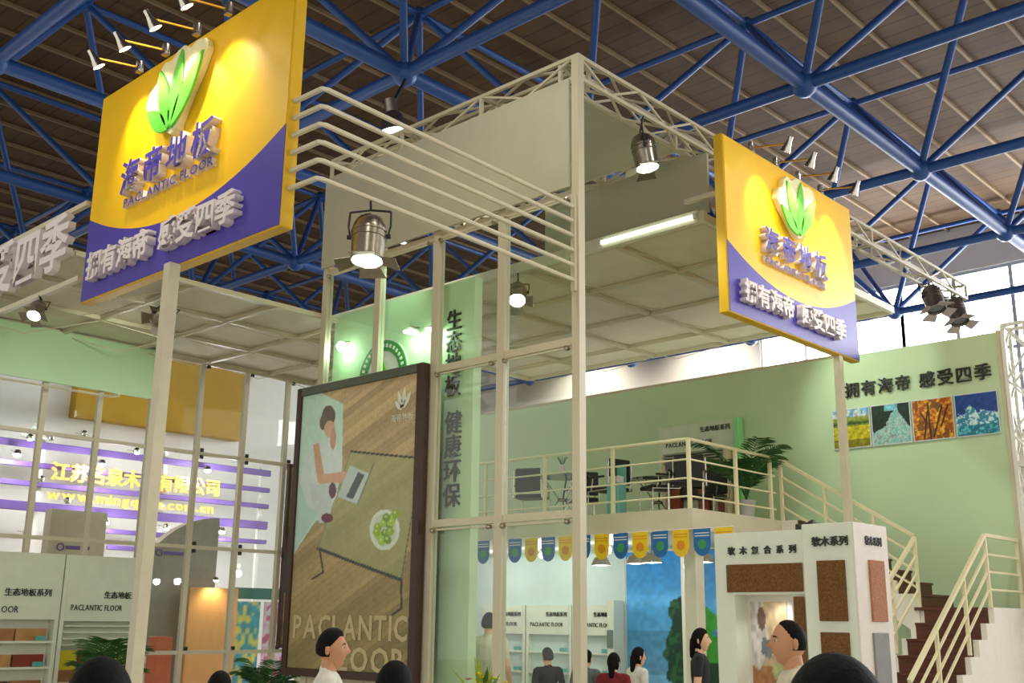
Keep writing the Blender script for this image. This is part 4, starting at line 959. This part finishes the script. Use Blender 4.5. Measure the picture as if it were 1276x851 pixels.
tag(bx('peach_box', (-9.6, .35, 0), (-9.3, .65, 1.42), mat('peach', (220, 120, 84), .5), bevel=.01), 'peach coloured box stand behind the left sign pole', 'stand')
tag(bx('white_counter', (-10.6, -.9, 0), (-10.2, .9, 1.2), NW, bevel=.01), 'white counter of the neighbouring stand', 'counter')

# ------------------------------------------------------------------ people
def head_mesh(b, c, S=1.0, skin=0, hair_off=None, hairline=None, nt=26, np_=36):
    """sculpted head (front +y) centred at c; with hair_off a cap of hair instead"""
    c = Vector(c); vs = []; keep = []
    for i in range(nt+1):
        th = math.pi*i/nt
        for k in range(np_):
            ph = 2*math.pi*k/np_; d = Vector((math.sin(th)*math.sin(ph), math.sin(th)*math.cos(ph), math.cos(th)))
            rx, ry, rz = .074, .094, .122
            p = Vector((d.x*rx, d.y*ry, d.z*rz))
            if d.z < 0: p.x *= 1-.32*abs(d.z)**1.3; p.y *= 1-.22*abs(d.z)**2; p.y += .018*abs(d.z)**1.2
            g = lambda dx, dz, sx, sz: math.exp(-((d.x-dx)/sx)**2-((d.z-dz)/sz)**2) if d.y > 0 else 0
            p.y += .026*g(0, -.12, .13, .14)+.012*g(0, .05, .1, .16)-.012*(g(.36, .1, .17, .1)+g(-.36, .1, .17, .1))+.006*g(0, .26, .6, .08)+.007*g(0, -.46, .3, .07)-.005*g(0, -.6, .3, .06)+.01*g(0, -.82, .35, .14)
            if hair_off is not None:
                h = hairline(d); p += d.normalized()*(hair_off*max(0, min(1, h*5))-.004); keep.append(h > 0)
            vs.append(c+p*S)
    fs = []
    for i in range(nt):
        for k in range(np_):
            q = (i*np_+k, (i+1)*np_+k, (i+1)*np_+(k+1) % np_, i*np_+(k+1) % np_)
            if hair_off is None or any(keep[j] for j in q): fs.append(q)
    b.add(vs, fs)
def caps(b, p, q, r0, r1, e=1.0, n=12):
    """tapered limb with round ends; e flattens it front to back"""
    p = Vector(p); q = Vector(q); d = (q-p).normalized(); pts = []; rad = []
    for a in (80, 50, 20): pts.append(p-d*r0*math.sin(math.radians(a))); rad.append(r0*math.cos(math.radians(a)))
    pts += [p.lerp(q, .33), p.lerp(q, .66)]; rad += [r0+(r1-r0)*.33, r0+(r1-r0)*.66]
    for a in (20, 50, 80): pts.append(q+d*r1*math.sin(math.radians(a))); rad.append(r1*math.cos(math.radians(a)))
    n0 = len(b.v); b.tube(pts, rad, n)
    if e != 1:
        cy = (p.y+q.y)/2
        for i in range(n0, len(b.v)): x, y, z = b.v[i]; b.v[i] = (x, cy+(y-cy)*e, z)
SHIRT = {k: mat('shirt_'+k, c, .85, var=.06, scale=18, bump=.25) for k, c in dict(white=(232, 230, 220), black=(34, 34, 38), maroon=(120, 26, 34), grey=(96, 100, 104), cream=(214, 206, 184)).items()}
TROU = mat('trousers_dark', (42, 44, 54), .85, var=.08, scale=18); SHOE = mat('shoe_black', (26, 22, 20), .4)
SKIN = [mat('skin_light', (226, 180, 146), .5, var=.04, scale=12), mat('skin_tan', (202, 146, 110), .5, var=.05, scale=12)]
HAIR = mat('hair_black', (16, 13, 12), .7, var=.2, scale=60, bump=.2, spec=.15); EYEW = mat('eye_white', (230, 226, 220), .2, var=0); IRIS = mat('iris_dark', (40, 24, 16), .2, var=0); LIP = mat('lip', (164, 92, 80), .5, var=0); BROW = HAIR
def person(label, loc, rz, H=1.70, shirt='white', skin=0, hair='short', turn=0.0, sleeves=True, lean=0.0, arms=0, name='person'):
    S = H/1.70; t = thing(name, label, 'person', loc, rz or 1e-6)
    b = MB()
    caps(b, (0, 0, .93), (0, 0, 1.1), .145, .135, .72); caps(b, (0, 0, 1.08), (0, 0, 1.3), .135, .16, .70); caps(b, (-.1, 0, 1.36), (.1, 0, 1.36), .09, .09, .95)
    caps(b, (-.16, -.005, 1.395), (.16, -.005, 1.395), .06, .06); caps(b, (0, -.012, 1.36), (0, .005, 1.53), .062, .052)
    for s in (-1, 1):
        el = (s*.245, -.03, 1.12); wr = (s*.26, .05, .88)
        if arms == 1: el = (s*.24, .02, 1.12); wr = (s*.14, .24, 1.1)
        caps(b, (s*.185, -.005, 1.385), el, .057, .042); caps(b, el, wr, .042, .029)
        E_, W_ = Vector(el), Vector(wr); d = (W_-E_).normalized(); pc = W_+d*.055
        caps(b, W_+d*.02, W_+d*.085, .027, .03); sd = d.cross(Vector((s, 0, 0))).normalized()
        for q in range(4):
            L = (.068, .078, .072, .056)[q]; a0 = W_+d*.09+sd*(.024-.016*q); k1 = a0+d*L*.5; inn = Vector((-s, 0, 0))
            caps(b, a0, k1, .0095, .009, n=8); caps(b, k1, k1+(d*.8+inn*.55).normalized()*L*.55, .009, .0075, n=8)
        th = W_+d*.03+sd*.03; caps(b, th, th+(d*.6+sd*.8).normalized()*.05, .011, .01, n=8); th2 = th+(d*.6+sd*.8).normalized()*.05; caps(b, th2, th2+d*.032, .01, .008, n=8)
        caps(b, (s*.085, 0, .9), (s*.1, .015, .5), .095, .062); caps(b, (s*.1, .01, .5), (s*.105, -.02, .1), .06, .042); caps(b, (s*.105, -.03, .05), (s*.115, .14, .04), .045, .037)
    me = b.mesh('body_base', SKIN[skin]); o = bpy.data.objects.new('tmp', me); COL.objects.link(o)
    md = o.modifiers.new('r', 'REMESH'); md.mode = 'VOXEL'; md.voxel_size = .0115; sm = o.modifiers.new('s', 'SMOOTH'); sm.iterations = 3; sm.factor = .5
    bpy.context.view_layer.update(); me2 = bpy.data.meshes.new_from_object(o.evaluated_get(bpy.context.evaluated_depsgraph_get())); bpy.data.objects.remove(o)
    n = len(me2.vertices); co = np.empty(n*3); me2.vertices.foreach_get('co', co); co = co.reshape(-1, 3)
    nf = len(me2.polygons); ce = np.empty(nf*3); me2.polygons.foreach_get('center', ce); ce = ce.reshape(-1, 3)
    mi = np.full(nf, 1); x, y, z = np.abs(ce[:, 0]), ce[:, 1], ce[:, 2]
    mi[(z < .96) & (x < .215)] = 2; mi[z < .085] = 3; mi[z > 1.455-.35*y] = 0
    arm = (x > .205) | ((arms == 1) & (y > .1) & (z > .95))
    mi[arm & (z < (1.2 if sleeves else .9))] = 0
    # head joined to the same mesh
    hb_ = MB(); head_mesh(hb_, (0, .018, 1.583))
    for s in (-1, 1): hb_.lathe([(.001, -.032), (.012, -.024), (.017, 0), (.014, .022), (.001, .032)], 8, (s*.076, .0, 1.578))
    Rh = Matrix.Translation((0, 0, 1.5)) @ Matrix.Rotation(turn, 4, 'Z') @ Matrix.Translation((0, 0, -1.5))
    hv = [Rh @ Vector(p) for p in hb_.v]
    bm = bmesh.new(); bm.from_mesh(me2)
    for i, f in enumerate(bm.faces): f.material_index = int(mi[i])
    nv = [bm.verts.new(p) for p in hv]
    for f in hb_.f:
        try: bm.faces.new([nv[i] for i in f]).material_index = 0
        except ValueError: pass
    bmesh.ops.remove_doubles(bm, verts=nv, dist=1e-5)
    me2.materials.clear()
    for m in (SKIN[skin], SHIRT[shirt], TROU, SHOE): me2.materials.append(m)
    bm.to_mesh(me2); bm.free()
    me2.polygons.foreach_set('use_smooth', [True]*len(me2.polygons)); me2.name = 'body'
    SM = Matrix.Rotation(lean, 4, 'X') @ Matrix.Scale(S, 4); link('body', me2, t, SM, local=True)
    HM = SM @ Rh
    if hair == 'short': hl = lambda d: max(d.z-(.62+.1*d.x*d.x) if d.y > .45 else -9, (d.z-.12-.9*max(0, d.y)) if d.y > -.1 else -9, (d.z+.42) if d.y <= -.1 else -9)
    elif hair == 'balding': hl = lambda d: max(d.z-(.74+.12*d.x*d.x) if d.y > .3 else -9, (d.z-.14-1.1*max(0, d.y)) if d.y > -.1 else -9, (d.z+.42) if d.y <= -.1 else -9)
    else: hl = lambda d: max(d.z-.56 if d.y > .5 else -9, (d.z+.35-1.6*max(0, d.y)) if d.y > -.1 else -9, (d.z+.95) if d.y <= -.1 else -9)
    hb2 = MB(); head_mesh(hb2, (0, .018, 1.583), hair_off=.008 if hair == 'balding' else .02, hairline=hl)
    if hair == 'long': caps(hb2, (0, -.06, 1.56), (0, -.085, 1.42), .06, .035, .8)
    hb2.build('hair', HAIR, t, smooth=True, M=HM, local=True)
    for s in (-1, 1):
        ey = MB().lathe([(.001, -.012), (.008, -.009), (.0115, 0), (.008, .009), (.001, .012)], 10, (s*.03, .0895, 1.595)).build('eye', EYEW, t, smooth=True, M=HM, local=True)
        nest(MB().lathe([(.001, -.006), (.0055, -.004), (.0065, 0), (.0055, .004), (.001, .006)], 8, (s*.03, .0968, 1.595)).build('iris', IRIS, t, smooth=True, M=HM, local=True), ey)
        MB().tube([(s*.015, .107, 1.616), (s*.03, .106, 1.62), (s*.046, .094, 1.615)], [.003, .004, .002], 6).build('eyebrow', BROW, t, M=HM, local=True)
    MB().tube([(-.024, .097, 1.53), (0, .109, 1.532), (.024, .097, 1.53)], [.002, .006, .002], 7).build('lips', LIP, t, smooth=True, M=HM, local=True)
    return t
fr = -.785
person('man in white shirt facing right before the big poster', (1.82, -4.76, 0), -.6, 1.67, 'white', 1, 'short', turn=-.25)
person('person with black hair seen from behind below the big poster', (3.98, -6.1, 0), .6, 1.56, 'grey', 0, 'short')
person('near person with black hair at the bottom left corner', (4.92, -7.9, 0), .9, 1.63, 'black', 0, 'short')
person('far person with dark head low beside the glass screen', (1.71, -5.49, 0), .7, 1.42, 'white', 0, 'short')
person('person in pale shirt seen from behind inside the tower', (-2.13, .8, 0), .45, 1.82, 'cream', 0, 'short')
person('visitor in dark clothes behind the tower glass left of the column', (-1.32, 1.0, 0), 1.2, 1.42, 'black', 0, 'short')
person('visitor in grey shirt close beside the tower column', (-.97, 1.3, 0), .2, 1.40, 'grey', 0, 'short')
person('woman in maroon top facing away right of the tower column', (-.05, .64, 0), .3, 1.40, 'maroon', 0, 'long')
person('visitor in white top beside the woman in maroon', (-.17, 1.25, 0), -.4, 1.45, 'white', 0, 'long')
person('woman in black T-shirt walking right before the kiosk', (.71, 1.2, 0), -1.0, 1.67, 'black', 0, 'long', turn=-.1)
person('man in pale shirt with receding hair facing left before the kiosk', (4.4, -3.45, 0), 2.2, 1.76, 'cream', 1, 'balding', turn=.1)
person('closest person, only a big black crown of hair at the bottom right', (6.76, -7.6, 0), .75, 1.685, 'black', 0, 'short')

bpy.data.objects.remove(FO)
